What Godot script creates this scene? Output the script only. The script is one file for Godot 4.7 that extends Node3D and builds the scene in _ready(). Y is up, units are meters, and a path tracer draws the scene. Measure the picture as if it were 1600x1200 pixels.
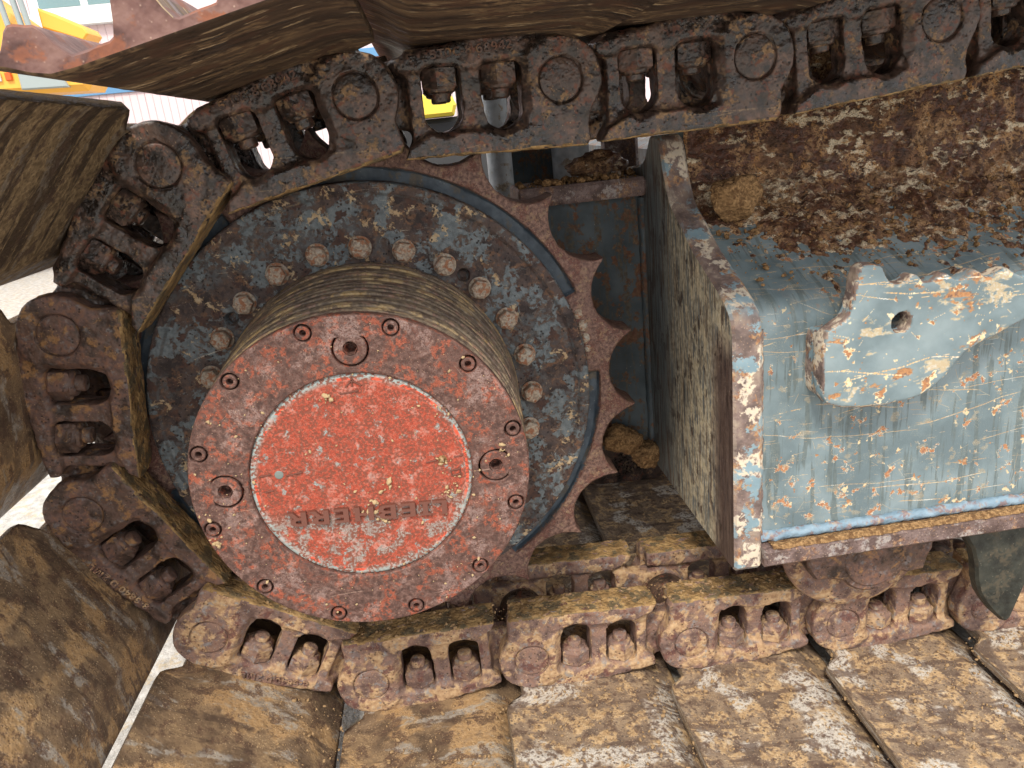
extends Node3D

const S := 1024
var bank: Array[PackedByteArray] = []
var bank_jobs: Array = []
var specs: Array = []
var results: Array = []
var M: Dictionary = {}
var used: Dictionary = {}
var kid_used: Dictionary = {}

# ------------------------------------------------------------------ camera, sky, sun, exposure
func setup_view() -> void:
	var cam := Camera3D.new()
	cam.name = "camera"
	cam.transform = Transform3D(Basis(Vector3(0.98905, -0.09940, 0.10906), Vector3(0.12868, 0.94269, -0.30785), Vector3(-0.07221, 0.31851, 0.94516)).orthonormalized(), Vector3(0.0956, 0.293, 0.8))
	cam.fov = 53.06
	cam.near = 0.02
	cam.far = 400.0
	add_child(cam)
	cam.current = true
	var we := WorldEnvironment.new()
	we.name = "world_environment"
	var e := Environment.new()
	e.background_mode = Environment.BG_SKY
	var sky := Sky.new()
	var sm := ProceduralSkyMaterial.new()
	sm.sky_top_color = Color(1.0, 1.0, 1.0)
	sm.sky_horizon_color = Color(0.83, 0.84, 0.855)
	sm.sky_curve = 0.18
	sm.ground_bottom_color = Color(0.60, 0.59, 0.57)
	sm.ground_horizon_color = Color(0.80, 0.80, 0.80)
	sky.sky_material = sm
	e.sky = sky
	e.background_energy_multiplier = 0.94
	e.tonemap_mode = Environment.TONE_MAPPER_LINEAR
	e.tonemap_exposure = 2.2
	e.sdfgi_enabled = true
	e.ssao_enabled = true
	e.ssil_enabled = true
	we.environment = e
	add_child(we)
	var sun := DirectionalLight3D.new()
	sun.name = "sun"
	sun.light_energy = 0.5
	sun.light_angular_distance = 11.0
	sun.light_color = Color(1.0, 0.97, 0.92)
	sun.shadow_enabled = true
	add_child(sun)
	sun.look_at_from_position(Vector3(-0.25, 1.0, 0.75) * 10.0, Vector3.ZERO)

# ------------------------------------------------------------------ scene tree helpers
func numbered(called: String) -> String:
	var n: int = used.get(called, 0)
	used[called] = n + 1
	return called if n == 0 else "%s_%03d" % [called, n]

func tag(o: Node3D, label: String, category: String, group := "") -> Node3D:
	o.set_meta("label", label)
	o.set_meta("category", category)
	if group != "":
		o.set_meta("group", group)
	return o

func thing(called: String, label: String, category: String, group := "", at := Vector3.ZERO) -> Node3D:
	var o := Node3D.new()
	o.name = numbered(called)
	o.position = at
	add_child(o)
	tag(o, label, category, group)
	return o

func part(parent: Node3D, called: String, mesh: Mesh, mat: Material, xf := Transform3D.IDENTITY) -> MeshInstance3D:
	var o := MeshInstance3D.new()
	var key := str(parent.get_instance_id()) + called
	var n: int = kid_used.get(key, 0)
	kid_used[key] = n + 1
	o.name = called if n == 0 else "%s_%03d" % [called, n]
	o.mesh = mesh
	o.transform = xf
	if mat:
		if mesh.get_surface_count() == 1:
			o.material_override = mat
		else:
			o.set_surface_override_material(0, mat)
	o.cast_shadow = GeometryInstance3D.SHADOW_CASTING_SETTING_ON
	parent.add_child(o)
	return o

func solo(called: String, mesh: Mesh, mat: Material, kind := "") -> MeshInstance3D:
	var o := MeshInstance3D.new()
	o.name = numbered(called)
	o.mesh = mesh
	o.material_override = mat
	add_child(o)
	if kind != "":
		o.set_meta("kind", kind)
	return o

# ------------------------------------------------------------------ noise bank and texture composer
func fn(kind: int, freq: float, oct: int, sd: int, warp := 0.0, gain := 0.5) -> FastNoiseLite:
	var f := FastNoiseLite.new()
	f.noise_type = kind
	f.frequency = freq
	f.seed = sd
	f.fractal_type = FastNoiseLite.FRACTAL_FBM if oct > 1 else FastNoiseLite.FRACTAL_NONE
	f.fractal_octaves = oct
	f.fractal_gain = gain
	if warp > 0.0:
		f.domain_warp_enabled = true
		f.domain_warp_amplitude = warp
		f.domain_warp_frequency = freq * 1.5
		f.domain_warp_fractal_type = FastNoiseLite.DOMAIN_WARP_FRACTAL_PROGRESSIVE
		f.domain_warp_fractal_octaves = 3
	return f

func bank_one(i: int) -> void:
	var j: Array = bank_jobs[i]
	var f: FastNoiseLite = j[0]
	var im := f.get_seamless_image(j[1], j[2], false, false, 0.12, true)
	im.convert(Image.FORMAT_L8)
	if im.get_width() != S or im.get_height() != S:
		im.resize(S, S, Image.INTERPOLATE_CUBIC)
	bank[i] = im.get_data()

const BIG := 0
const MED := 1
const FINE := 2
const SPECK := 3
const PITS := 4
const FLAKE := 5
const RIDGE := 6
const STREAK_U := 7
const STREAK_UF := 8
const STREAK_V := 9
const FLAKE2 := 10
const MED2 := 11
const STREAK_M := 12
const FLECK := 13
const STREAK_VF := 14
const SCRATCH := 15
const RADIAL := 16
const LOWER := 17
const ACROSS := 18
const CHIP := 19

func make_bank() -> void:
	var sx := FastNoiseLite.TYPE_SIMPLEX_SMOOTH
	var rid := fn(sx, 0.014, 5, 17)
	rid.fractal_type = FastNoiseLite.FRACTAL_RIDGED
	var cel := fn(FastNoiseLite.TYPE_CELLULAR, 0.055, 1, 5)
	cel.cellular_return_type = FastNoiseLite.RETURN_DISTANCE
	var fle := fn(FastNoiseLite.TYPE_CELLULAR, 0.075, 1, 15, 14.0)
	fle.cellular_return_type = FastNoiseLite.RETURN_CELL_VALUE
	bank_jobs = [
		[fn(sx, 0.004, 6, 1, 0.0, 0.55), S, S], [fn(sx, 0.013, 6, 2, 0.0, 0.58), S, S], [fn(sx, 0.05, 4, 3, 0.0, 0.6), S, S],
		[fn(sx, 0.19, 2, 4), S, S], [cel, S, S], [fn(sx, 0.008, 6, 6, 45.0, 0.6), S, S], [rid, S, S],
		[fn(sx, 0.012, 6, 8, 0.0, 0.6), 72, S], [fn(sx, 0.035, 5, 9, 0.0, 0.66), 56, S], [fn(sx, 0.03, 5, 10, 0.0, 0.62), S, 80],
		[fn(sx, 0.012, 6, 11, 30.0, 0.62), S, S], [fn(sx, 0.02, 6, 12, 0.0, 0.6), S, S], [fn(sx, 0.008, 6, 13, 0.0, 0.62), 400, S], [fle, 600, S], [fn(sx, 0.085, 5, 18, 0.0, 0.65), S, 60],
	]
	bank.resize(bank_jobs.size())
	var g := WorkerThreadPool.add_group_task(bank_one, bank_jobs.size())
	WorkerThreadPool.wait_for_group_task_completion(g)
	# scratches: thin lines, mostly along u
	var im := Image.create(S, S, false, Image.FORMAT_L8)
	var rng := RandomNumberGenerator.new()
	rng.seed = 77
	for k in 470:
		var p := Vector2(rng.randf() * S, rng.randf() * S)
		var a := rng.randfn(0.0, 0.06) if k <= 26 or rng.randf() < 0.55 else rng.randf() * TAU
		var ln := rng.randf_range(6, 55) if k > 26 else rng.randf_range(150, 520)
		var v := rng.randf_range(0.4, 1.0)
		var wide := (2 if rng.randf() < 0.6 else 3) if k <= 26 else 1
		for q in int(ln):
			var e := minf(1.0, 4.0 * minf(q / ln, 1.0 - q / ln) + 0.15)
			p += Vector2(cos(a), sin(a))
			a += rng.randfn(0.0, 0.012)
			if rng.randf() < 0.12:
				continue
			for w in wide:
				im.set_pixel(posmod(int(p.x), S), posmod(int(p.y) + w, S), Color(v * e, 0, 0))
	bank.append(im.get_data())
	# distance from the middle (for round parts mapped 0..1) and height from top
	var rad := PackedByteArray()
	var low := PackedByteArray()
	var acr := PackedByteArray()
	acr.resize(S * S)
	rad.resize(S * S)
	low.resize(S * S)
	for y in S:
		for x in S:
			var dx := (x - 511.5) / 511.5
			var dy := (y - 511.5) / 511.5
			rad[y * S + x] = int(clampf(sqrt(dx * dx + dy * dy) * 220.0, 0, 255))
			low[y * S + x] = y >> 2
			acr[y * S + x] = x >> 2
	bank.append(rad)
	bank.append(low)
	bank.append(acr)
	# chips: many small angular blots
	var ci := Image.create(S, S, false, Image.FORMAT_L8)
	for k in 520:
		var c := Vector2(rng.randf() * S, rng.randf() * S)
		var r := 2.0 + 13.0 * pow(rng.randf(), 3.0)
		var sxy := rng.randf_range(0.5, 1.9)
		var an := rng.randf() * TAU
		var ph := rng.randf() * TAU
		var r2 := int(r * 2.2) + 2
		for yy in range(-r2, r2 + 1):
			for xx in range(-r2, r2 + 1):
				var d := Vector2(xx, yy).rotated(an)
				d.x *= sxy
				var t := atan2(d.y, d.x)
				var rr := r * (1.0 + 0.28 * sin(3.0 * t + ph) + 0.18 * sin(7.0 * t + 2.0 * ph))
				var v := clampf(1.5 - d.length() / rr, 0.0, 1.0)
				if v > 0.0:
					var px := posmod(int(c.x) + xx, S)
					var py := posmod(int(c.y) + yy, S)
					if ci.get_pixel(px, py).r < v:
						ci.set_pixel(px, py, Color(v, v, v))
	bank.append(ci.get_data())

func lut(lo: float, hi: float) -> PackedFloat32Array:
	var a := PackedFloat32Array()
	a.resize(256)
	for i in 256:
		var t := clampf((i / 255.0 - lo) / (hi - lo), 0.0, 1.0)
		a[i] = t * t * (3.0 - 2.0 * t)
	return a

func compose(si: int) -> void:
	var sp: Dictionary = specs[si]
	var sz: int = sp.size
	var step: int = S / sz
	var n := sz * sz
	var mask := S * S - 1
	var col := PackedColorArray()
	var hq := PackedVector2Array()
	col.resize(n)
	hq.resize(n)
	var li := 0
	for L in sp.layers:
		li += 1
		var whole: bool = not L.has("n")
		var A: PackedByteArray = bank[L.get("n", 0)]
		var B: PackedByteArray = bank[L.get("n2", 0)]
		var C: PackedByteArray = bank[L.get("c", FINE)]
		var D: PackedByteArray = bank[L.get("hn", FINE)]
		var two: bool = L.has("n2")
		var la := lut(L.get("lo", 0.0), L.get("hi", 1.0))
		var lb := lut(L.get("lo2", 0.0), L.get("hi2", 1.0))
		var am: float = L.get("a", 1.0)
		var fixed: bool = sp.get("uv", false)
		var oa: int = 0 if fixed and L.get("n", 0) >= RADIAL else (li * 7919 * 131 + si * 104729 + int(L.get("o", 0))) & mask
		var ob: int = 0 if fixed and L.get("n2", 0) >= RADIAL else (li * 15485 * 37 + si * 50021) & mask
		if L.has("same"):
			oa = int(L.same) & mask
		var oc: int = (li * 32452 * 57 + si * 7001) & mask
		var cols: Array = L.cols
		var cl := PackedColorArray()
		var hl := PackedVector2Array()
		cl.resize(256)
		hl.resize(256)
		var m := cols.size() - 1
		var h: float = L.get("h", 0.0)
		var ha: float = L.get("ha", 0.0)
		var rough: float = L.get("r", 0.8)
		for i in 256:
			var t := clampf((i / 255.0 - 0.22) / 0.56, 0.0, 1.0) * m
			var k := mini(int(t), maxi(m - 1, 0))
			var c0: Array = cols[k]
			var c1: Array = cols[mini(k + 1, m)]
			var f := t - k
			cl[i] = Color(lerpf(c0[0], c1[0], f), lerpf(c0[1], c1[1], f), lerpf(c0[2], c1[2], f)) / 255.0
			hl[i] = Vector2(clampf(h + ha * (i - 128) / 128.0, 0.0, 1.0), rough)
		var i := 0
		for y in sz:
			var p := y * step * S
			if whole:
				for x in sz:
					var q := (p + oc) & mask
					col[i] = cl[C[q]]
					hq[i] = hl[D[q]]
					p += step
					i += 1
				continue
			for x in sz:
				var w := am * la[A[(p + oa) & mask]]
				if w > 0.003:
					if two:
						w *= lb[B[(p + ob) & mask]]
					var q := (p + oc) & mask
					col[i] = col[i].lerp(cl[C[q]], w)
					hq[i] = hq[i].lerp(hl[D[q]], w)
				p += step
				i += 1
	var im := Image.create_from_data(sz, sz, false, Image.FORMAT_RGBAF, col.to_byte_array())
	im.convert(Image.FORMAT_RGB8)
	var im2 := Image.create_from_data(sz, sz, false, Image.FORMAT_RGF, hq.to_byte_array())
	im2.convert(Image.FORMAT_RGB8)
	results[si] = [im, im2]

func mat(called: String, layers: Array, o := {}) -> void:
	var m := StandardMaterial3D.new()
	m.resource_name = called
	M[called] = m
	specs.append({"name": called, "layers": layers, "size": o.get("size", 512), "uv": o.get("uv", false), "bump": o.get("bump", 0.15)})
	if not o.get("uv", false) and not o.get("mapped", false):
		m.uv1_triplanar = true
		m.uv1_world_triplanar = o.get("world", true)
		m.uv1_triplanar_sharpness = 4.0
	var sc: float = o.get("scale", 2.4)
	m.uv1_scale = Vector3(1, 1, 1) if o.get("uv", false) else Vector3(sc, sc, sc)
	m.metallic_specular = o.get("spec", 0.4)

func plain(called: String, c: Color, rough := 0.7, metal := 0.0) -> StandardMaterial3D:
	var m := StandardMaterial3D.new()
	m.resource_name = called
	m.albedo_color = c
	m.roughness = rough
	m.metallic = metal
	M[called] = m
	return m

func finish_materials() -> void:
	results.resize(specs.size())
	var g := WorkerThreadPool.add_group_task(compose, specs.size())
	WorkerThreadPool.wait_for_group_task_completion(g)
	for i in specs.size():
		var m: StandardMaterial3D = M[specs[i].name]
		m.albedo_texture = ImageTexture.create_from_image(results[i][0])
		var t := ImageTexture.create_from_image(results[i][1])
		m.roughness = 1.0
		m.roughness_texture = t
		m.roughness_texture_channel = BaseMaterial3D.TEXTURE_CHANNEL_GREEN
		m.heightmap_enabled = true
		m.heightmap_texture = t
		m.heightmap_scale = specs[i].bump
	results.clear()

func make_materials() -> void:
	# chain links: dark oily brown rust
	var link_base := {"c": MED, "cols": [[52, 41, 36], [76, 60, 53], [98, 76, 66], [84, 68, 62]], "h": 0.5, "hn": FINE, "ha": 0.35, "r": 0.46}
	mat("link_dark", [{"c": MED, "cols": [[34, 28, 25], [58, 46, 40], [86, 66, 56], [70, 58, 54]], "h": 0.5, "hn": FINE, "ha": 0.35, "r": 0.42},
		{"n": FLAKE, "lo": 0.52, "hi": 0.66, "n2": FINE, "lo2": 0.25, "hi2": 0.5, "cols": [[72, 58, 54], [108, 84, 74], [122, 90, 74]], "h": 0.55, "ha": 0.25, "r": 0.5, "a": 0.85},
		{"n": BIG, "lo": 0.50, "hi": 0.36, "n2": FINE, "lo2": 0.25, "hi2": 0.6, "cols": [[24, 20, 19], [38, 30, 27]], "h": 0.42, "ha": 0.25, "r": 0.22, "a": 0.9},
		{"n": FLAKE2, "lo": 0.58, "hi": 0.70, "n2": FINE, "lo2": 0.36, "hi2": 0.56, "cols": [[128, 100, 70], [160, 128, 92], [108, 88, 68]], "h": 0.75, "ha": 0.35, "r": 0.9, "a": 0.85},
		{"n": MED2, "lo": 0.64, "hi": 0.74, "n2": FINE, "lo2": 0.35, "hi2": 0.55, "cols": [[104, 54, 40], [124, 72, 50]], "h": 0.5, "ha": 0.25, "r": 0.7, "a": 0.7},
		{"n": SCRATCH, "lo": 0.4, "hi": 0.7, "n2": MED, "lo2": 0.45, "hi2": 0.6, "cols": [[170, 146, 112]], "h": 0.6, "r": 0.7, "a": 0.6},
		{"n": SPECK, "lo": 0.79, "hi": 0.87, "n2": MED, "lo2": 0.35, "hi2": 0.6, "cols": [[166, 138, 106], [206, 178, 142]], "h": 0.85, "r": 0.9, "a": 0.85},
		{"n": PITS, "lo": 0.18, "hi": 0.05, "n2": MED2, "lo2": 0.42, "hi2": 0.6, "cols": [[26, 21, 19]], "h": 0.1, "r": 0.5, "a": 0.9}], {"bump": 0.16, "spec": 0.55})
	mat("link_mid", [link_base,
		{"n": FLAKE, "lo": 0.45, "hi": 0.64, "cols": [[84, 66, 62], [108, 84, 76], [124, 88, 70]], "h": 0.55, "ha": 0.2, "r": 0.62, "a": 0.9},
		{"n": FLAKE2, "lo": 0.6, "hi": 0.74, "cols": [[140, 100, 62], [166, 124, 80], [118, 92, 66]], "h": 0.75, "ha": 0.3, "r": 0.9, "a": 0.75},
		{"n": MED2, "lo": 0.64, "hi": 0.78, "n2": FINE, "lo2": 0.35, "hi2": 0.65, "cols": [[128, 130, 134], [104, 106, 112]], "h": 0.55, "r": 0.5, "a": 0.6},
		{"n": SPECK, "lo": 0.80, "hi": 0.88, "cols": [[190, 160, 120], [150, 118, 84]], "h": 0.8, "r": 0.9, "a": 0.8},
		{"n": PITS, "lo": 0.16, "hi": 0.05, "n2": MED2, "lo2": 0.45, "hi2": 0.7, "cols": [[36, 28, 24]], "h": 0.12, "r": 0.7, "a": 0.8}], {"bump": 0.22})
	mat("link_dusty", [{"c": MED, "cols": [[92, 72, 66], [116, 94, 86], [134, 104, 90], [110, 94, 90]], "h": 0.5, "hn": FINE, "ha": 0.25, "r": 0.75},
		{"n": FLAKE, "lo": 0.48, "hi": 0.62, "c": FINE, "cols": [[154, 122, 88], [186, 152, 112], [206, 176, 134]], "h": 0.72, "ha": 0.3, "r": 0.92, "a": 0.78},
		{"n": MED2, "lo": 0.6, "hi": 0.75, "n2": FINE, "lo2": 0.35, "hi2": 0.65, "cols": [[140, 142, 146], [120, 118, 120]], "h": 0.55, "r": 0.55, "a": 0.7},
		{"n": FLAKE2, "lo": 0.64, "hi": 0.76, "cols": [[84, 58, 56], [104, 66, 58]], "h": 0.45, "ha": 0.2, "r": 0.6, "a": 0.8},
		{"n": SPECK, "lo": 0.74, "hi": 0.84, "cols": [[214, 186, 146], [176, 140, 98]], "h": 0.85, "r": 0.92, "a": 0.85},
		{"n": PITS, "lo": 0.17, "hi": 0.06, "n2": MED, "lo2": 0.45, "hi2": 0.7, "cols": [[52, 40, 34]], "h": 0.15, "r": 0.8, "a": 0.7}], {"bump": 0.25})
	mat("rail_mud", [{"c": MED, "cols": [[112, 88, 58], [148, 118, 78], [176, 144, 98]], "h": 0.5, "hn": FINE, "ha": 0.45, "r": 0.9},
		{"n": FLAKE2, "lo": 0.5, "hi": 0.66, "cols": [[84, 76, 60], [104, 92, 70], [74, 64, 54]], "h": 0.3, "ha": 0.2, "r": 0.7, "a": 0.9},
		{"n": SPECK, "lo": 0.75, "hi": 0.85, "cols": [[206, 174, 124], [176, 136, 84]], "h": 0.9, "r": 0.92, "a": 0.8}], {"bump": 0.3, "size": 512, "scale": 3.0})
	# shoes: streaks run along u (the length of the chain)
	mat("shoe_dark", [{"c": STREAK_U, "cols": [[58, 45, 35], [82, 64, 49], [104, 83, 62]], "h": 0.45, "hn": FINE, "ha": 0.2, "r": 0.6},
		{"n": STREAK_M, "lo": 0.5, "hi": 0.66, "n2": FINE, "lo2": 0.3, "hi2": 0.6, "c": STREAK_UF, "cols": [[112, 90, 64], [142, 116, 84], [124, 100, 72]], "h": 0.6, "ha": 0.25, "r": 0.9, "a": 0.75},
		{"n": STREAK_UF, "lo": 0.62, "hi": 0.70, "n2": MED, "lo2": 0.40, "hi2": 0.56, "c": FINE, "cols": [[186, 164, 128], [156, 132, 100], [206, 188, 156]], "h": 0.62, "ha": 0.2, "r": 0.9, "a": 0.85},
		{"n": STREAK_UF, "lo": 0.38, "hi": 0.30, "n2": FLAKE2, "lo2": 0.4, "hi2": 0.55, "cols": [[34, 28, 24], [48, 38, 32]], "h": 0.4, "r": 0.28, "a": 0.8},
		{"n": FLAKE, "lo": 0.62, "hi": 0.76, "cols": [[86, 58, 42], [72, 52, 42]], "h": 0.5, "ha": 0.2, "r": 0.6, "a": 0.7},
		{"n": SPECK, "lo": 0.84, "hi": 0.91, "cols": [[170, 150, 120]], "h": 0.8, "r": 0.9, "a": 0.6}], {"mapped": true, "bump": 0.12, "scale": 2.0})
	mat("shoe_tan", [{"c": FINE, "cols": [[98, 80, 58], [122, 102, 76], [142, 120, 90]], "h": 0.5, "hn": FINE, "ha": 0.35, "r": 0.85},
		{"n": STREAK_U, "lo": 0.44, "hi": 0.36, "n2": FINE, "lo2": 0.2, "hi2": 0.4, "c": STREAK_UF, "cols": [[52, 43, 36], [72, 58, 46]], "h": 0.35, "ha": 0.2, "r": 0.45, "a": 0.85},
		{"n": STREAK_M, "lo": 0.58, "hi": 0.68, "n2": FINE, "lo2": 0.3, "hi2": 0.5, "cols": [[128, 118, 106], [108, 98, 90]], "h": 0.5, "ha": 0.2, "r": 0.7, "a": 0.7},
		{"n": FLAKE2, "lo": 0.62, "hi": 0.72, "cols": [[84, 66, 52], [70, 54, 46]], "h": 0.3, "ha": 0.3, "r": 0.7, "a": 0.8},
		{"n": SPECK, "lo": 0.28, "hi": 0.18, "cols": [[62, 48, 38]], "h": 0.2, "r": 0.8, "a": 0.8},
		{"n": SPECK, "lo": 0.8, "hi": 0.88, "cols": [[182, 160, 124]], "h": 0.85, "r": 0.92, "a": 0.8}], {"mapped": true, "bump": 0.25, "scale": 2.0})
	mat("shoe_muddy", [{"c": FLAKE, "cols": [[88, 72, 58], [118, 97, 76], [140, 116, 88]], "h": 0.42, "hn": FINE, "ha": 0.2, "r": 0.5},
		{"n": BIG, "lo": 0.44, "hi": 0.60, "n2": FINE, "lo2": 0.10, "hi2": 0.36, "c": FINE, "cols": [[152, 120, 80], [176, 140, 96], [164, 134, 98]], "h": 0.60, "ha": 0.35, "r": 0.9, "a": 0.8},
		{"n": STREAK_M, "lo": 0.56, "hi": 0.68, "n2": FINE, "lo2": 0.2, "hi2": 0.45, "c": MED, "cols": [[142, 136, 130], [170, 164, 156], [120, 113, 108]], "h": 0.5, "ha": 0.2, "r": 0.42, "a": 0.75},
		{"n": STREAK_U, "lo": 0.34, "hi": 0.29, "n2": MED, "lo2": 0.35, "hi2": 0.55, "cols": [[64, 52, 45], [86, 70, 60]], "h": 0.40, "r": 0.3, "a": 0.65},
		{"n": FLAKE2, "lo": 0.56, "hi": 0.68, "n2": SPECK, "lo2": 0.2, "hi2": 0.45, "c": FINE, "cols": [[92, 68, 56], [76, 60, 52], [104, 80, 66]], "h": 0.40, "ha": 0.2, "r": 0.34, "a": 0.75},
		{"n": SPECK, "lo": 0.32, "hi": 0.20, "n2": MED, "lo2": 0.35, "hi2": 0.55, "cols": [[84, 66, 52]], "h": 0.25, "r": 0.8, "a": 0.8},
		{"n": SPECK, "lo": 0.70, "hi": 0.80, "n2": MED2, "lo2": 0.3, "hi2": 0.5, "cols": [[216, 190, 150], [180, 144, 102]], "h": 0.8, "r": 0.92, "a": 0.8}], {"mapped": true, "bump": 0.2, "scale": 2.3, "spec": 0.5})
	mat("shoe_pale", [{"c": FLAKE, "cols": [[100, 84, 72], [126, 107, 90], [148, 127, 104]], "h": 0.42, "hn": FINE, "ha": 0.2, "r": 0.5},
		{"n": FLAKE2, "lo": 0.48, "hi": 0.60, "n2": FINE, "lo2": 0.14, "hi2": 0.36, "c": FINE, "cols": [[164, 132, 92], [190, 156, 112], [206, 176, 132]], "h": 0.62, "ha": 0.35, "r": 0.92, "a": 0.75},
		{"n": BIG, "lo": 0.52, "hi": 0.66, "n2": FINE, "lo2": 0.26, "hi2": 0.48, "c": SPECK, "cols": [[164, 159, 152], [206, 200, 190], [186, 177, 168]], "h": 0.58, "ha": 0.3, "r": 0.6, "a": 0.88},
		{"n": STREAK_U, "lo": 0.33, "hi": 0.28, "n2": MED, "lo2": 0.35, "hi2": 0.55, "cols": [[74, 60, 54], [94, 76, 67]], "h": 0.38, "r": 0.4, "a": 0.65},
		{"n": MED2, "lo": 0.42, "hi": 0.30, "n2": FINE, "lo2": 0.2, "hi2": 0.5, "c": FINE, "cols": [[92, 72, 62], [78, 63, 56], [106, 84, 72]], "h": 0.36, "r": 0.36, "a": 0.75},
		{"n": PITS, "lo": 0.22, "hi": 0.08, "n2": MED2, "lo2": 0.42, "hi2": 0.56, "cols": [[92, 80, 72]], "h": 0.2, "r": 0.7, "a": 0.85},
		{"n": SPECK, "lo": 0.32, "hi": 0.20, "n2": MED, "lo2": 0.35, "hi2": 0.55, "cols": [[98, 80, 66]], "h": 0.25, "r": 0.8, "a": 0.85},
		{"n": SPECK, "lo": 0.74, "hi": 0.83, "n2": MED2, "lo2": 0.3, "hi2": 0.5, "cols": [[230, 214, 182], [190, 154, 112]], "h": 0.82, "r": 0.92, "a": 0.8}], {"mapped": true, "bump": 0.2, "scale": 2.3, "spec": 0.5})
	mat("shoe_edge", [{"c": MED, "cols": [[74, 50, 46], [104, 74, 68], [122, 92, 84]], "h": 0.5, "hn": FINE, "ha": 0.25, "r": 0.6},
		{"n": FLAKE, "lo": 0.6, "hi": 0.7, "cols": [[140, 84, 58], [120, 74, 56]], "h": 0.5, "ha": 0.2, "r": 0.8, "a": 0.8},
		{"n": SPECK, "lo": 0.82, "hi": 0.9, "cols": [[200, 180, 160]], "h": 0.8, "r": 0.9, "a": 0.7}], {"size": 512, "bump": 0.15})
	# sprocket
	var PO := 333000
	mat("flange_paint", [{"c": MED, "cols": [[50, 42, 41], [66, 56, 55], [84, 70, 65], [74, 66, 66]], "h": 0.3, "hn": FINE, "ha": 0.3, "r": 0.7},
		{"n": MED2, "lo": 0.54, "hi": 0.68, "n2": FINE, "lo2": 0.3, "hi2": 0.6, "cols": [[110, 78, 58], [134, 100, 76]], "h": 0.35, "ha": 0.25, "r": 0.85, "a": 0.75},
		{"n": BIG, "lo": 0.42, "hi": 0.58, "n2": FINE, "lo2": 0.25, "hi2": 0.5, "c": FINE, "cols": [[62, 66, 69], [80, 86, 90], [92, 97, 99]], "h": 0.42, "ha": 0.2, "r": 0.45, "a": 0.7},
		{"n": FLAKE, "same": PO, "lo": 0.53, "hi": 0.545, "c": FINE, "cols": [[140, 138, 132], [112, 110, 104]], "h": 0.5, "r": 0.8, "a": 0.45},
		{"n": FLAKE, "same": PO, "lo": 0.545, "hi": 0.57, "c": FINE, "cols": [[82, 90, 95], [98, 107, 112], [112, 120, 124]], "h": 0.6, "hn": SPECK, "ha": 0.1, "r": 0.42, "a": 0.92},
		{"n": FINE, "lo": 0.50, "hi": 0.60, "n2": MED, "lo2": 0.38, "hi2": 0.58, "cols": [[70, 58, 54], [96, 78, 68]], "h": 0.28, "ha": 0.2, "r": 0.8, "a": 0.9},
		{"n": CHIP, "lo": 0.3, "hi": 0.5, "cols": [[64, 50, 48], [88, 64, 54]], "h": 0.28, "r": 0.8},
		{"n": SCRATCH, "lo": 0.35, "hi": 0.6, "n2": BIG, "lo2": 0.45, "hi2": 0.6, "cols": [[196, 188, 172]], "h": 0.6, "r": 0.8, "a": 0.6},
		{"n": FLAKE2, "lo": 0.67, "hi": 0.74, "n2": FINE, "lo2": 0.4, "hi2": 0.56, "cols": [[176, 146, 108], [200, 178, 146]], "h": 0.85, "ha": 0.2, "r": 0.95, "a": 0.85},
		{"n": SPECK, "lo": 0.80, "hi": 0.88, "n2": MED2, "lo2": 0.38, "hi2": 0.55, "cols": [[190, 174, 150], [150, 140, 130]], "h": 0.8, "r": 0.9, "a": 0.75},
		{"n": PITS, "lo": 0.16, "hi": 0.05, "n2": MED, "lo2": 0.45, "hi2": 0.6, "cols": [[38, 32, 32]], "h": 0.1, "r": 0.8, "a": 0.85}], {"bump": 0.22, "size": 1024, "scale": 2.2})
	mat("tooth_rust", [{"c": FINE, "cols": [[86, 64, 58], [114, 88, 79], [138, 108, 95]], "h": 0.5, "hn": FINE, "ha": 0.35, "r": 0.65},
		{"n": FLAKE, "lo": 0.52, "hi": 0.64, "n2": SPECK, "lo2": 0.3, "hi2": 0.55, "cols": [[110, 66, 58], [92, 58, 52], [126, 92, 72]], "h": 0.4, "ha": 0.25, "r": 0.8, "a": 0.85},
		{"n": MED2, "lo": 0.58, "hi": 0.68, "n2": FINE, "lo2": 0.35, "hi2": 0.55, "cols": [[160, 130, 100], [120, 104, 92]], "h": 0.65, "ha": 0.2, "r": 0.9, "a": 0.75},
		{"n": RIDGE, "lo": 0.80, "hi": 0.90, "cols": [[72, 52, 48]], "h": 0.2, "r": 0.6, "a": 0.75},
		{"n": SPECK, "lo": 0.30, "hi": 0.2, "cols": [[74, 52, 48]], "h": 0.25, "r": 0.7, "a": 0.7},
		{"n": SPECK, "lo": 0.79, "hi": 0.87, "cols": [[216, 182, 152], [170, 130, 96]], "h": 0.8, "r": 0.9, "a": 0.85}], {"bump": 0.22, "scale": 3.0})
	mat("pocket_paint", [{"c": MED, "cols": [[54, 64, 74], [70, 80, 90], [86, 96, 104]], "h": 0.5, "hn": FINE, "ha": 0.15, "r": 0.5},
		{"n": FLAKE, "lo": 0.62, "hi": 0.72, "cols": [[86, 78, 70], [110, 94, 76]], "h": 0.6, "ha": 0.2, "r": 0.85, "a": 0.7},
		{"n": SPECK, "lo": 0.83, "hi": 0.9, "cols": [[180, 176, 164]], "h": 0.7, "r": 0.9, "a": 0.8}], {"bump": 0.12, "size": 512})
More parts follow.
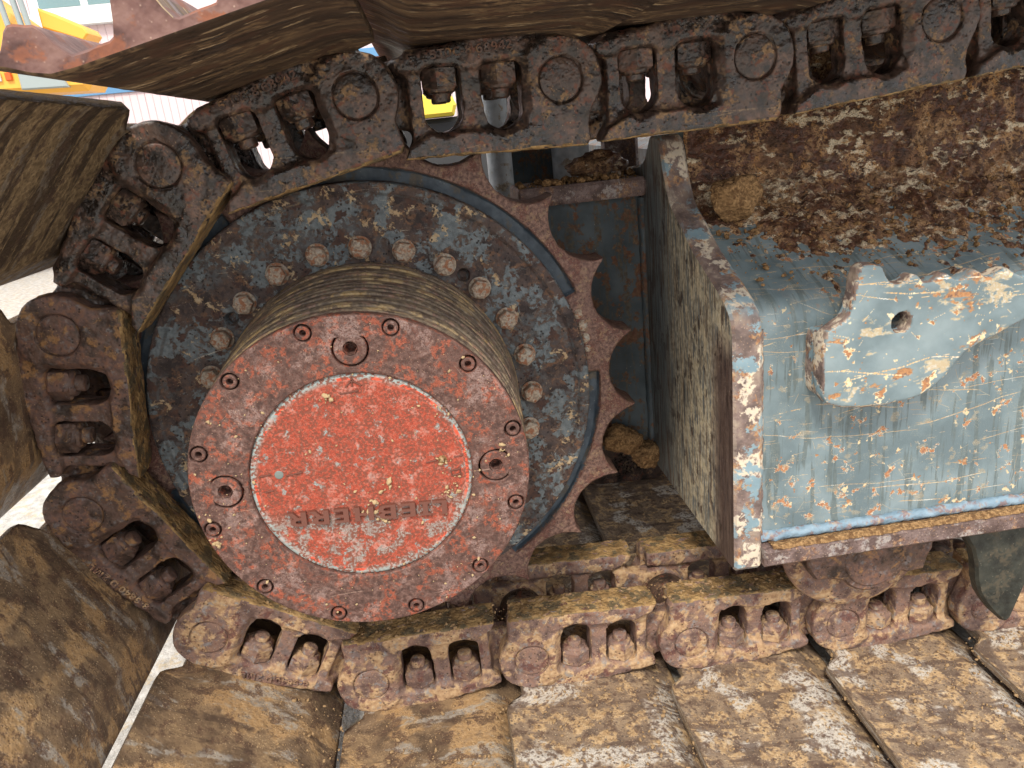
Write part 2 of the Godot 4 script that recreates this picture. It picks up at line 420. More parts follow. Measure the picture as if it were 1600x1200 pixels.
	mat("drum_streaks", [{"c": FINE, "cols": [[84, 74, 64], [112, 98, 84], [136, 120, 100]], "h": 0.45, "hn": FINE, "ha": 0.2, "r": 0.6},
		{"n": FLAKE, "lo": 0.44, "hi": 0.58, "n2": STREAK_U, "lo2": 0.35, "hi2": 0.55, "c": FINE, "cols": [[164, 140, 102], [188, 164, 124], [152, 122, 78]], "h": 0.62, "ha": 0.3, "r": 0.92, "a": 0.85},
		{"n": FLAKE2, "lo": 0.52, "hi": 0.64, "n2": FINE, "lo2": 0.25, "hi2": 0.5, "cols": [[66, 54, 48], [92, 76, 68]], "h": 0.4, "ha": 0.2, "r": 0.4, "a": 0.8},
		{"n": MED2, "lo": 0.60, "hi": 0.70, "n2": FINE, "lo2": 0.3, "hi2": 0.6, "cols": [[124, 88, 74], [150, 126, 114]], "h": 0.5, "ha": 0.2, "r": 0.7, "a": 0.8},
		{"n": SPECK, "lo": 0.76, "hi": 0.86, "cols": [[216, 190, 146], [88, 74, 62]], "h": 0.8, "r": 0.9, "a": 0.75}], {"mapped": true, "bump": 0.15, "scale": 2.4})
	mat("cover_rust", [{"c": FINE, "cols": [[68, 49, 44], [90, 66, 59], [112, 86, 78]], "h": 0.5, "hn": FINE, "ha": 0.3, "r": 0.6},
		{"n": MED, "lo": 0.46, "hi": 0.62, "n2": FINE, "lo2": 0.40, "hi2": 0.56, "c": SPECK, "cols": [[150, 68, 46], [174, 86, 58], [132, 70, 54]], "h": 0.6, "ha": 0.2, "r": 0.65, "a": 0.7},
		{"n": FLAKE, "lo": 0.54, "hi": 0.70, "n2": FINE, "lo2": 0.26, "hi2": 0.5, "c": SPECK, "cols": [[146, 122, 118], [178, 158, 152], [128, 100, 94]], "h": 0.55, "r": 0.55, "a": 0.5},
		{"n": SPECK, "lo": 0.36, "hi": 0.24, "cols": [[84, 50, 42]], "h": 0.25, "r": 0.8, "a": 0.75},
		{"n": FLAKE2, "lo": 0.62, "hi": 0.76, "n2": SPECK, "lo2": 0.25, "hi2": 0.5, "cols": [[92, 58, 50], [116, 70, 56]], "h": 0.45, "ha": 0.2, "r": 0.5, "a": 0.7},
		{"n": SCRATCH, "lo": 0.5, "hi": 0.7, "n2": BIG, "lo2": 0.45, "hi2": 0.6, "cols": [[210, 184, 164]], "h": 0.6, "r": 0.7, "a": 0.4},
		{"n": SPECK, "lo": 0.80, "hi": 0.88, "cols": [[222, 186, 136], [206, 172, 150]], "h": 0.85, "r": 0.9, "a": 0.8}], {"bump": 0.12, "size": 1024, "scale": 2.6})
	mat("disc_red", [{"c": MED, "cols": [[132, 146, 146], [152, 164, 162]], "h": 0.55, "hn": SPECK, "ha": 0.06, "r": 0.5},
		{"n": RADIAL, "lo": 0.825, "hi": 0.775, "n2": FLAKE2, "lo2": 0.18, "hi2": 0.30, "c": FINE, "cols": [[150, 62, 44], [178, 76, 54], [178, 98, 80]], "h": 0.62, "ha": 0.12, "r": 0.55},
		{"n": RADIAL, "lo": 0.795, "hi": 0.805, "n2": BIG, "lo2": 0.48, "hi2": 0.50, "c": FINE, "cols": [[214, 74, 50], [226, 92, 64]], "h": 0.62, "r": 0.5},
		{"n": RADIAL, "lo": 0.822, "hi": 0.826, "c": FINE, "cols": [[140, 152, 150], [156, 166, 164]], "h": 0.55, "r": 0.5},
		{"n": LOWER, "lo": 0.60, "hi": 0.70, "n2": FLAKE, "lo2": 0.47, "hi2": 0.54, "c": MED, "cols": [[134, 146, 144], [154, 162, 158]], "h": 0.56, "r": 0.5, "a": 0.85},
		{"n": FINE, "lo": 0.42, "hi": 0.54, "n2": MED, "lo2": 0.22, "hi2": 0.54, "c": SPECK, "cols": [[98, 58, 46], [126, 70, 54], [114, 76, 66]], "h": 0.42, "ha": 0.2, "r": 0.85, "a": 0.88},
		{"n": SPECK, "lo": 0.46, "hi": 0.30, "n2": RADIAL, "lo2": 0.86, "hi2": 0.72, "cols": [[120, 62, 48], [96, 60, 52]], "h": 0.4, "r": 0.85, "a": 0.8},
		{"n": FLAKE, "lo": 0.62, "hi": 0.76, "n2": FINE, "lo2": 0.3, "hi2": 0.55, "c": SPECK, "cols": [[200, 150, 138], [186, 142, 134]], "h": 0.6, "r": 0.55, "a": 0.5},
		{"n": SPECK, "lo": 0.82, "hi": 0.9, "cols": [[230, 176, 146], [226, 190, 140]], "h": 0.85, "r": 0.9, "a": 0.7}], {"uv": true, "bump": 0.12, "size": 1024})
	mat("bolt_rust", [{"c": FINE, "cols": [[122, 108, 96], [152, 136, 120], [176, 162, 144]], "h": 0.5, "hn": FINE, "ha": 0.3, "r": 0.75},
		{"n": MED2, "lo": 0.52, "hi": 0.64, "cols": [[130, 80, 56], [150, 96, 66]], "h": 0.5, "ha": 0.2, "r": 0.85, "a": 0.8},
		{"n": MED, "lo": 0.58, "hi": 0.68, "cols": [[172, 170, 160], [150, 150, 146]], "h": 0.6, "r": 0.6, "a": 0.7},
		{"n": SPECK, "lo": 0.8, "hi": 0.9, "cols": [[210, 186, 150], [80, 60, 50]], "h": 0.7, "r": 0.9, "a": 0.7}], {"bump": 0.1, "size": 512, "scale": 5.0})
	# frame
	mat("frame_paint", [{"c": BIG, "cols": [[98, 112, 117], [112, 127, 132], [126, 140, 145]], "h": 0.6, "hn": SPECK, "ha": 0.05, "r": 0.42},
		{"n": STREAK_V, "lo": 0.56, "hi": 0.70, "cols": [[82, 92, 93], [98, 106, 103]], "h": 0.6, "r": 0.5, "a": 0.7},
		{"n": MED, "lo": 0.50, "hi": 0.75, "n2": SPECK, "lo2": 0.45, "hi2": 0.7, "cols": [[160, 152, 134], [120, 130, 130]], "h": 0.63, "r": 0.8, "a": 0.5},
		{"n": FLAKE2, "same": 991, "lo": 0.745, "hi": 0.755, "c": FINE, "cols": [[214, 192, 154], [232, 222, 204]], "h": 0.5, "r": 0.85, "a": 0.9},
		{"n": FLAKE2, "same": 991, "lo": 0.765, "hi": 0.78, "c": FINE, "cols": [[150, 96, 66], [172, 124, 90], [128, 92, 78]], "h": 0.4, "ha": 0.2, "r": 0.85},
		{"n": CHIP, "same": 5501, "lo": 0.30, "hi": 0.40, "n2": MED2, "lo2": 0.62, "hi2": 0.67, "c": FINE, "cols": [[192, 176, 148], [214, 188, 146]], "h": 0.5, "r": 0.85},
		{"n": CHIP, "same": 5501, "lo": 0.55, "hi": 0.66, "n2": MED2, "lo2": 0.62, "hi2": 0.67, "c": FINE, "cols": [[140, 98, 72], [172, 124, 86], [132, 100, 84]], "h": 0.36, "r": 0.85},
		{"n": MED, "lo": 0.60, "hi": 0.68, "n2": FLECK, "lo2": 0.66, "hi2": 0.72, "c": SPECK, "cols": [[176, 164, 140], [150, 128, 100], [196, 186, 168]], "h": 0.66, "r": 0.9, "a": 0.5},
		{"n": SCRATCH, "lo": 0.22, "hi": 0.42, "c": MED, "cols": [[210, 190, 156], [190, 150, 108], [222, 214, 200]], "h": 0.45, "r": 0.8, "a": 0.75},
		{"n": SCRATCH, "o": 300500, "lo": 0.3, "hi": 0.5, "n2": FLAKE, "lo2": 0.52, "hi2": 0.60, "c": MED, "cols": [[186, 144, 100], [216, 192, 156]], "h": 0.45, "r": 0.8, "a": 0.8},
		{"n": SPECK, "lo": 0.86, "hi": 0.92, "n2": MED, "lo2": 0.4, "hi2": 0.6, "cols": [[226, 208, 176]], "h": 0.75, "r": 0.9, "a": 0.7}], {"bump": 0.12, "size": 1024, "scale": 2.6})
	mat("lug_paint", [{"c": BIG, "cols": [[104, 119, 124], [119, 134, 139], [131, 145, 149]], "h": 0.6, "hn": SPECK, "ha": 0.05, "r": 0.42},
		{"n": STREAK_M, "lo": 0.56, "hi": 0.62, "n2": FLAKE2, "lo2": 0.42, "hi2": 0.50, "c": FINE, "cols": [[206, 192, 166], [196, 166, 124], [214, 206, 192]], "h": 0.5, "ha": 0.1, "r": 0.8, "a": 0.75},
		{"n": STREAK_M, "lo": 0.63, "hi": 0.68, "n2": FLAKE2, "lo2": 0.45, "hi2": 0.52, "c": FINE, "cols": [[150, 108, 78], [180, 132, 90], [112, 86, 76]], "h": 0.4, "ha": 0.2, "r": 0.85},
		{"n": CHIP, "same": 9901, "lo": 0.30, "hi": 0.40, "n2": MED2, "lo2": 0.46, "hi2": 0.52, "c": FINE, "cols": [[228, 212, 180], [214, 188, 146]], "h": 0.5, "r": 0.85},
		{"n": CHIP, "same": 9901, "lo": 0.55, "hi": 0.66, "n2": MED2, "lo2": 0.46, "hi2": 0.52, "c": FINE, "cols": [[150, 102, 72], [172, 124, 86], [132, 100, 84]], "h": 0.36, "r": 0.85},
		{"n": SCRATCH, "lo": 0.22, "hi": 0.42, "c": MED, "cols": [[232, 212, 176], [206, 166, 118], [240, 234, 224]], "h": 0.45, "r": 0.8}], {"bump": 0.12, "size": 512, "scale": 2.6})
	mat("frame_edge", [{"c": MED, "cols": [[80, 64, 60], [106, 88, 84], [126, 108, 104]], "h": 0.4, "hn": FINE, "ha": 0.3, "r": 0.62},
		{"n": FLAKE, "lo": 0.60, "hi": 0.66, "n2": FINE, "lo2": 0.3, "hi2": 0.5, "c": FINE, "cols": [[176, 168, 160], [150, 146, 146]], "h": 0.55, "r": 0.7, "a": 0.75},
		{"n": FLAKE2, "lo": 0.58, "hi": 0.70, "n2": FINE, "lo2": 0.35, "hi2": 0.55, "c": FINE, "cols": [[112, 76, 62], [180, 146, 108]], "h": 0.6, "ha": 0.2, "r": 0.9, "a": 0.8},
		{"n": SPECK, "lo": 0.30, "hi": 0.2, "cols": [[66, 52, 50]], "h": 0.2, "r": 0.8, "a": 0.7},
		{"n": SPECK, "lo": 0.74, "hi": 0.85, "cols": [[220, 204, 184], [176, 136, 100]], "h": 0.8, "r": 0.9, "a": 0.8}], {"bump": 0.22})
	mat("painted_edge", [{"c": MED, "cols": [[96, 82, 78], [124, 106, 100], [150, 134, 120]], "h": 0.4, "hn": FINE, "ha": 0.3, "r": 0.65},
		{"n": FLAKE, "lo": 0.56, "hi": 0.60, "n2": FINE, "lo2": 0.25, "hi2": 0.45, "c": FINE, "cols": [[206, 196, 180], [224, 208, 180]], "h": 0.55, "r": 0.8, "a": 0.85},
		{"n": FLAKE, "lo": 0.64, "hi": 0.67, "c": MED, "cols": [[118, 140, 150], [132, 154, 164]], "h": 0.6, "r": 0.5},
		{"n": FLAKE2, "lo": 0.60, "hi": 0.68, "n2": FINE, "lo2": 0.35, "hi2": 0.55, "c": FINE, "cols": [[130, 86, 64], [190, 152, 108]], "h": 0.6, "ha": 0.2, "r": 0.9, "a": 0.85},
		{"n": SPECK, "lo": 0.76, "hi": 0.86, "cols": [[226, 210, 186], [176, 136, 100]], "h": 0.8, "r": 0.9, "a": 0.8}], {"bump": 0.2})
	mat("end_plate_streaks", [{"c": STREAK_VF, "cols": [[80, 84, 85], [106, 112, 113], [126, 131, 130]], "h": 0.5, "hn": FINE, "ha": 0.2, "r": 0.5},
		{"n": STREAK_V, "lo": 0.52, "hi": 0.66, "n2": STREAK_VF, "lo2": 0.3, "hi2": 0.6, "c": FINE, "cols": [[74, 54, 44], [100, 76, 58]], "h": 0.5, "ha": 0.2, "r": 0.75, "a": 0.75},
		{"n": ACROSS, "lo": 0.34, "hi": 0.56, "n2": STREAK_VF, "lo2": 0.30, "hi2": 0.54, "c": FINE, "cols": [[158, 144, 118], [196, 181, 152], [220, 207, 180]], "h": 0.62, "ha": 0.3, "r": 0.92, "a": 0.85},
		{"n": ACROSS, "lo": 0.52, "hi": 0.66, "n2": FLAKE2, "lo2": 0.54, "hi2": 0.62, "c": FINE, "cols": [[206, 190, 154], [226, 212, 182]], "h": 0.7, "ha": 0.3, "r": 0.95, "a": 0.6},
		{"n": ACROSS, "lo": 0.80, "hi": 0.90, "n2": LOWER, "lo2": 0.38, "hi2": 0.50, "c": STREAK_VF, "cols": [[58, 44, 41], [80, 62, 57], [102, 84, 77]], "h": 0.45, "ha": 0.2, "r": 0.42, "a": 0.85},
		{"n": FLAKE, "lo": 0.62, "hi": 0.70, "n2": STREAK_VF, "lo2": 0.35, "hi2": 0.6, "c": FINE, "cols": [[46, 36, 34], [66, 50, 44]], "h": 0.4, "r": 0.4, "a": 0.8},
		{"n": SPECK, "lo": 0.80, "hi": 0.88, "cols": [[222, 208, 180], [120, 100, 80]], "h": 0.8, "r": 0.9, "a": 0.75}], {"uv": true, "bump": 0.12})
	mat("recess_paint", [{"c": BIG, "cols": [[54, 62, 66], [68, 77, 82], [82, 90, 94]], "h": 0.5, "hn": FINE, "ha": 0.1, "r": 0.55},
		{"n": FLAKE, "lo": 0.66, "hi": 0.7, "c": FINE, "cols": [[96, 58, 42], [120, 84, 60]], "h": 0.42, "ha": 0.2, "r": 0.85, "a": 0.85},
		{"n": STREAK_V, "lo": 0.54, "hi": 0.66, "n2": FINE, "lo2": 0.3, "hi2": 0.55, "cols": [[104, 92, 74], [78, 64, 52]], "h": 0.55, "r": 0.85, "a": 0.75},
		{"n": FLAKE2, "lo": 0.60, "hi": 0.68, "n2": FINE, "lo2": 0.3, "hi2": 0.5, "cols": [[84, 56, 44], [124, 96, 70]], "h": 0.5, "ha": 0.3, "r": 0.9, "a": 0.85},
		{"n": SPECK, "lo": 0.87, "hi": 0.92, "cols": [[190, 186, 176]], "h": 0.7, "r": 0.9, "a": 0.7}], {"bump": 0.1, "size": 512})
	mat("deck_dirt", [{"c": MED, "cols": [[72, 52, 40], [106, 76, 56], [142, 104, 74]], "h": 0.4, "hn": FINE, "ha": 0.35, "r": 0.7},
		{"n": BIG, "lo": 0.52, "hi": 0.40, "n2": FINE, "lo2": 0.15, "hi2": 0.45, "c": FINE, "cols": [[56, 37, 30], [80, 51, 40], [100, 64, 48]], "h": 0.35, "ha": 0.2, "r": 0.34, "a": 0.88},
		{"n": FLAKE, "lo": 0.52, "hi": 0.64, "n2": FINE, "lo2": 0.30, "hi2": 0.50, "c": SPECK, "cols": [[152, 120, 86], [182, 148, 110], [164, 122, 84]], "h": 0.6, "ha": 0.4, "r": 0.95, "a": 0.85},
		{"n": STREAK_M, "lo": 0.56, "hi": 0.64, "n2": FLECK, "lo2": 0.45, "hi2": 0.60, "c": SPECK, "cols": [[186, 170, 146], [224, 210, 184], [206, 182, 142]], "h": 0.72, "ha": 0.35, "r": 0.95, "a": 0.92},
		{"n": FLECK, "lo": 0.80, "hi": 0.86, "n2": FLAKE2, "lo2": 0.44, "hi2": 0.56, "c": SPECK, "cols": [[206, 190, 162], [236, 224, 200], [190, 142, 96]], "h": 0.8, "ha": 0.3, "r": 0.95, "a": 0.9},
		{"n": FLECK, "lo": 0.22, "hi": 0.15, "n2": MED, "lo2": 0.4, "hi2": 0.6, "c": SPECK, "cols": [[40, 27, 22], [58, 36, 28]], "h": 0.2, "r": 0.6, "a": 0.85},
		{"n": MED2, "lo": 0.64, "hi": 0.74, "n2": FINE, "lo2": 0.35, "hi2": 0.55, "cols": [[164, 118, 72], [184, 140, 92]], "h": 0.7, "ha": 0.3, "r": 0.95, "a": 0.8},
		{"n": SPECK, "lo": 0.32, "hi": 0.2, "cols": [[44, 29, 23]], "h": 0.15, "r": 0.8, "a": 0.7},
		{"n": SPECK, "lo": 0.74, "hi": 0.84, "n2": MED2, "lo2": 0.38, "hi2": 0.55, "cols": [[230, 208, 172], [170, 122, 82]], "h": 0.9, "r": 0.95, "a": 0.85}], {"bump": 0.45, "size": 1024})
	mat("guard_black", [{"c": MED, "cols": [[36, 37, 34], [50, 52, 47], [62, 62, 55]], "h": 0.5, "hn": FINE, "ha": 0.25, "r": 0.5},
		{"n": FLAKE, "lo": 0.56, "hi": 0.70, "n2": FINE, "lo2": 0.3, "hi2": 0.55, "cols": [[76, 70, 58], [92, 80, 64]], "h": 0.6, "ha": 0.2, "r": 0.85, "a": 0.7},
		{"n": SPECK, "lo": 0.82, "hi": 0.9, "cols": [[160, 150, 128]], "h": 0.8, "r": 0.9, "a": 0.8}], {"bump": 0.15})
	mat("mud", [{"c": FINE, "cols": [[108, 82, 54], [142, 110, 74], [168, 134, 94]], "h": 0.5, "hn": FINE, "ha": 0.45, "r": 0.97},
		{"n": MED2, "lo": 0.58, "hi": 0.7, "cols": [[92, 64, 38], [80, 56, 36]], "h": 0.35, "ha": 0.3, "r": 0.95, "a": 0.7},
		{"n": SPECK, "lo": 0.78, "hi": 0.86, "cols": [[206, 166, 112], [220, 190, 144]], "h": 0.9, "r": 0.95, "a": 0.8}], {"bump": 0.35, "size": 512, "scale": 4.0})
	mat("blue_weld", [{"c": MED, "cols": [[108, 130, 146], [124, 146, 162], [136, 156, 170]], "h": 0.5, "hn": FINE, "ha": 0.3, "r": 0.45},
		{"n": FLAKE2, "lo": 0.52, "hi": 0.60, "n2": FINE, "lo2": 0.25, "hi2": 0.5, "c": FINE, "cols": [[130, 112, 110], [120, 100, 104], [176, 150, 120]], "h": 0.4, "ha": 0.2, "r": 0.8, "a": 0.9}], {"bump": 0.2, "size": 512})
	# surroundings
	mat("concrete", [{"c": MED, "cols": [[150, 147, 142], [172, 168, 162], [190, 187, 182]], "h": 0.5, "hn": FINE, "ha": 0.3, "r": 0.9},
		{"n": SPECK, "lo": 0.62, "hi": 0.76, "cols": [[118, 115, 112], [214, 212, 208], [140, 134, 126]], "h": 0.7, "r": 0.9, "a": 0.8},
		{"n": FLAKE, "lo": 0.56, "hi": 0.72, "n2": FINE, "lo2": 0.3, "hi2": 0.6, "cols": [[164, 146, 118], [184, 166, 138]], "h": 0.6, "r": 0.95, "a": 0.7}], {"bump": 0.3, "scale": 2.0})
	mat("dirty_steel", [{"c": MED, "cols": [[150, 156, 162], [178, 184, 190], [196, 200, 204]], "h": 0.5, "hn": FINE, "ha": 0.1, "r": 0.4},
		{"n": FLAKE2, "lo": 0.66, "hi": 0.72, "c": FINE, "cols": [[190, 178, 156], [120, 100, 84]], "h": 0.6, "r": 0.8, "a": 0.8}], {"bump": 0.08, "size": 512})
	plain("truck_yellow", Color8(232, 172, 66), 0.45)
	plain("truck_grey", Color8(150, 160, 160), 0.5)
	plain("dark_rubber", Color8(44, 44, 46), 0.85)
	plain("lamp_orange", Color8(220, 90, 30), 0.3)
	plain("lamp_clear", Color8(222, 226, 226), 0.2)
	plain("siding_pink", Color8(222, 202, 206), 0.8)
	plain("band_blue", Color8(96, 144, 186), 0.7)
	plain("window_white", Color8(226, 232, 232), 0.6)
	plain("window_glass", Color8(120, 150, 156), 0.12)
	plain("bare_dark", Color8(40, 36, 34), 0.7)
	plain("letter_rust", Color8(104, 62, 50), 0.55)
	plain("hose_blue", Color8(30, 60, 130), 0.5)
	plain("machine_yellow", Color8(228, 200, 74), 0.5)

# ------------------------------------------------------------------ mesh builder: triangles a,b,c run counter-clockwise as seen from outside
class Mb:
	var v := PackedVector3Array()
	var n := PackedVector3Array()
	var uv := PackedVector2Array()
	var idx := PackedInt32Array()

	func add(p: Vector3, t := Vector2.ZERO, nn := Vector3.ZERO) -> int:
		v.append(p)
		uv.append(t)
		n.append(nn)
		return v.size() - 1

	func tri(a: int, b: int, c: int) -> void:
		idx.append(a)
		idx.append(b)
		idx.append(c)

	func quad(a: int, b: int, c: int, d: int) -> void:
		tri(a, b, c)
		tri(a, c, d)

	# pts: rows of columns; the outside is du x dv (u along a row, v from row to row)
	func grid(pts: Array, uvs: Array, closed := false) -> void:
		var base := v.size()
		var cols: int = pts[0].size()
		for r in pts.size():
			for c in cols:
				add(pts[r][c], uvs[r][c] if uvs.size() else Vector2.ZERO)
		for r in pts.size() - 1:
			for c in (cols if closed else cols - 1):
				var c1 := (c + 1) % cols
				quad(base + r * cols + c, base + r * cols + c1, base + (r + 1) * cols + c1, base + (r + 1) * cols + c)

	func join(o: Mb, xf := Transform3D.IDENTITY) -> void:
		var base := v.size()
		for i in o.v.size():
			v.append(xf * o.v[i])
			n.append((xf.basis * o.n[i]).normalized() if o.n[i] != Vector3.ZERO else Vector3.ZERO)
			uv.append(o.uv[i])
		for i in o.idx:
			idx.append(base + i)

	# hint: a direction that the surface mostly faces; none for a closed body
	func mesh(hint := Vector3.ZERO, split = null) -> ArrayMesh:
		var vol := 0.0
		var acc := PackedVector3Array()
		acc.resize(v.size())
		var mid := Vector3.ZERO
		for p in v:
			mid += p
		mid /= maxf(1.0, v.size())
		for t in range(0, idx.size(), 3):
			var a := idx[t]
			var b := idx[t + 1]
			var c := idx[t + 2]
			var f := (v[b] - v[a]).cross(v[c] - v[a])
			acc[a] += f
			acc[b] += f
			acc[c] += f
			vol += f.dot(hint) if hint != Vector3.ZERO else f.dot(v[a] - mid)
		var sgn := -1.0 if vol < 0.0 else 1.0
		for i in v.size():
			if n[i] == Vector3.ZERO:
				n[i] = (acc[i] * sgn).normalized() if acc[i].length_squared() > 1e-24 else Vector3.UP
		var lists: Array = [PackedInt32Array(), PackedInt32Array()]
		for t in range(0, idx.size(), 3):
			var a := idx[t]
			var b := idx[t + 1]
			var c := idx[t + 2]
			var which := 0
			if split != null:
				which = 1 if split.call((v[a] + v[b] + v[c]) / 3.0, n[a]) else 0
			var l: PackedInt32Array = lists[which]
			if sgn > 0.0:
				l.append(a); l.append(c); l.append(b)
			else:
				l.append(a); l.append(b); l.append(c)
			lists[which] = l
		var am := ArrayMesh.new()
		for l in lists:
			if l.size():
				var ar := []
				ar.resize(Mesh.ARRAY_MAX)
				ar[Mesh.ARRAY_VERTEX] = v
				ar[Mesh.ARRAY_NORMAL] = n
				ar[Mesh.ARRAY_TEX_UV] = uv
				ar[Mesh.ARRAY_INDEX] = l
				am.add_surface_from_arrays(Mesh.PRIMITIVE_TRIANGLES, ar)
		return am

# a flat outline pushed along z from z0 to z1, with a bevelled rim
func prism(poly: PackedVector2Array, z0: float, z1: float, bev := 0.002) -> Mb:
	var m := Mb.new()
	var p := poly.duplicate()
	if Geometry2D.is_polygon_clockwise(p):
		p.reverse()
	var k := p.size()
	var en: Array[Vector2] = []
	for i in k:
		var d: Vector2 = (p[(i + 1) % k] - p[i]).normalized()
		en.append(Vector2(d.y, -d.x))
	var mit: Array[Vector2] = []
	for i in k:
		var s: Vector2 = en[(i + k - 1) % k] + en[i]
		var l := s.length()
		mit.append(s / maxf(l * l * 0.5, 0.35) if l > 0.01 else en[i])
	var inner := PackedVector2Array()
	for i in k:
		inner.append(p[i] - mit[i] * bev)
	var tris := Geometry2D.triangulate_polygon(inner)
	for side in 2:
		var z := z1 if side == 0 else z0
		var nn := Vector3(0, 0, 1 if side == 0 else -1)
		var b := m.v.size()
		for q in inner:
			m.add(Vector3(q.x, q.y, z), q, nn)
		for t in range(0, tris.size(), 3):
			var q0 := inner[tris[t]]
			var q1 := inner[tris[t + 1]]
			var q2 := inner[tris[t + 2]]
			var ccw := (q1 - q0).cross(q2 - q0) > 0.0
			if ccw == (side == 0):
				m.tri(b + tris[t], b + tris[t + 1], b + tris[t + 2])
			else:
				m.tri(b + tris[t], b + tris[t + 2], b + tris[t + 1])
	var along := 0.0
	for i in k:
		var j := (i + 1) % k
		var n0 := en[i]
		var n1 := en[i]
		if en[i].dot(en[(i + k - 1) % k]) > 0.8:
			n0 = (en[i] + en[(i + k - 1) % k]).normalized()
		if en[i].dot(en[j]) > 0.8:
			n1 = (en[i] + en[j]).normalized()
		var ln := p[i].distance_to(p[j])
		var rings := [[inner[i], inner[j], z0], [p[i], p[j], z0 + bev], [p[i], p[j], z1 - bev], [inner[i], inner[j], z1]]
		for r in 3:
			var lo: Array = rings[r]
			var hi: Array = rings[r + 1]
			var zz := [-0.7, 0.0, 0.7][r] as float
			var w0 := Vector3(n0.x, n0.y, zz).normalized()
			var w1 := Vector3(n1.x, n1.y, zz).normalized()
			var b := m.v.size()
			m.add(Vector3(lo[0].x, lo[0].y, lo[2]), Vector2(along, lo[2]), w0)
			m.add(Vector3(lo[1].x, lo[1].y, lo[2]), Vector2(along + ln, lo[2]), w1)
			m.add(Vector3(hi[1].x, hi[1].y, hi[2]), Vector2(along + ln, hi[2]), w1)
			m.add(Vector3(hi[0].x, hi[0].y, hi[2]), Vector2(along, hi[2]), w0)
			m.quad(b, b + 1, b + 2, b + 3)
		along += ln
	return m

func pv(a: Array) -> PackedVector2Array:
	var o := PackedVector2Array()
	for i in range(0, a.size(), 2):
		o.append(Vector2(a[i], a[i + 1]))
	return o

func rect(x0: float, y0: float, x1: float, y1: float) -> PackedVector2Array:
	return pv([x0, y0, x1, y0, x1, y1, x0, y1])

func box(x0: float, y0: float, z0: float, x1: float, y1: float, z1: float, bev := 0.002) -> Mb:
	return prism(rect(x0, y0, x1, y1), z0, z1, bev)

func ngon(r: float, k: int, turn := 0.0) -> PackedVector2Array:
	var o := PackedVector2Array()
	for i in k:
		o.append(Vector2(r, 0).rotated(turn + TAU * i / k))
	return o

# profile of [radius, z] turned about z; sharp corners are given by close pairs
func lathe(prof: Array, seg := 48, wob = null) -> Mb:
	var m := Mb.new()
	var pts := []
	var uvs := []
	var along := 0.0
	for i in prof.size():
		if i:
			along += Vector2(prof[i][0], prof[i][1]).distance_to(Vector2(prof[i - 1][0], prof[i - 1][1]))
		var row := []
		var ur := []
		for s in seg + 1:
			var a := TAU * s / seg
			var r: float = prof[i][0]
			if wob != null:
				r += wob.call(a, prof[i][1], i)
			row.append(Vector3(cos(a) * r, sin(a) * r, prof[i][1]))
			ur.append(Vector2(a * 0.165, along))
		pts.append(row)
		uvs.append(ur)
	m.grid(pts, uvs)
	# one seam: share the normals there
	return m

func hexhead(across: float, h: float, turn := 0.0) -> Mb:
	var m := prism(ngon(across / sqrt(3.0), 6, turn), 0.0, h, across * 0.055)
	return m

func lump(r: Vector3, sd: int, rough := 0.25, nu := 28, nv := 18) -> Mb:
	var f := fn(FastNoiseLite.TYPE_SIMPLEX_SMOOTH, 1.1, 4, sd)
	var rng := RandomNumberGenerator.new()
	rng.seed = sd * 31 + 7
	var cuts: Array[Vector3] = []
	for q in 13:
		cuts.append(Vector3(rng.randfn(), rng.randfn(), rng.randfn()).normalized() / rng.randf_range(0.74, 1.0))
	var m := Mb.new()
	var pts := []
	for j in nv + 1:
		var row := []
		for i in nu:
			var a := TAU * i / nu
			var b := PI * j / nv
			var d := Vector3(sin(b) * cos(a), cos(b), sin(b) * sin(a))
			var k := 1.12
			for c in cuts:
				k = smin(k, 1.0 / maxf(d.dot(c), 0.05), 0.06)
			k += rough * (0.7 * f.get_noise_3dv(d * 1.3) + 0.30 * f.get_noise_3dv(d * 4.0) + 0.14 * f.get_noise_3dv(d * 11.0))
			row.append(d * r * k)
		pts.append(row)
	m.grid(pts, [], true)
	return m

func rope(path: Array, r: float, seg := 10, wob := 0.0, sd := 1) -> Mb:
	var m := Mb.new()
	var f := fn(FastNoiseLite.TYPE_SIMPLEX, 90.0, 3, sd)
	var pts := []
	for i in path.size():
		var t: Vector3 = (path[mini(i + 1, path.size() - 1)] - path[maxi(i - 1, 0)]).normalized()
		var s := t.cross(Vector3(0.13, 0.9, 0.41)).normalized()
		var q := s.cross(t)
		var row := []
		for k in seg:
			var a := TAU * k / seg
			var d := s * cos(a) + q * sin(a)
			row.append(path[i] + d * r * (1.0 + wob * f.get_noise_3dv(path[i] + d * r)))
		pts.append(row)
	m.grid(pts, [], true)
	return m

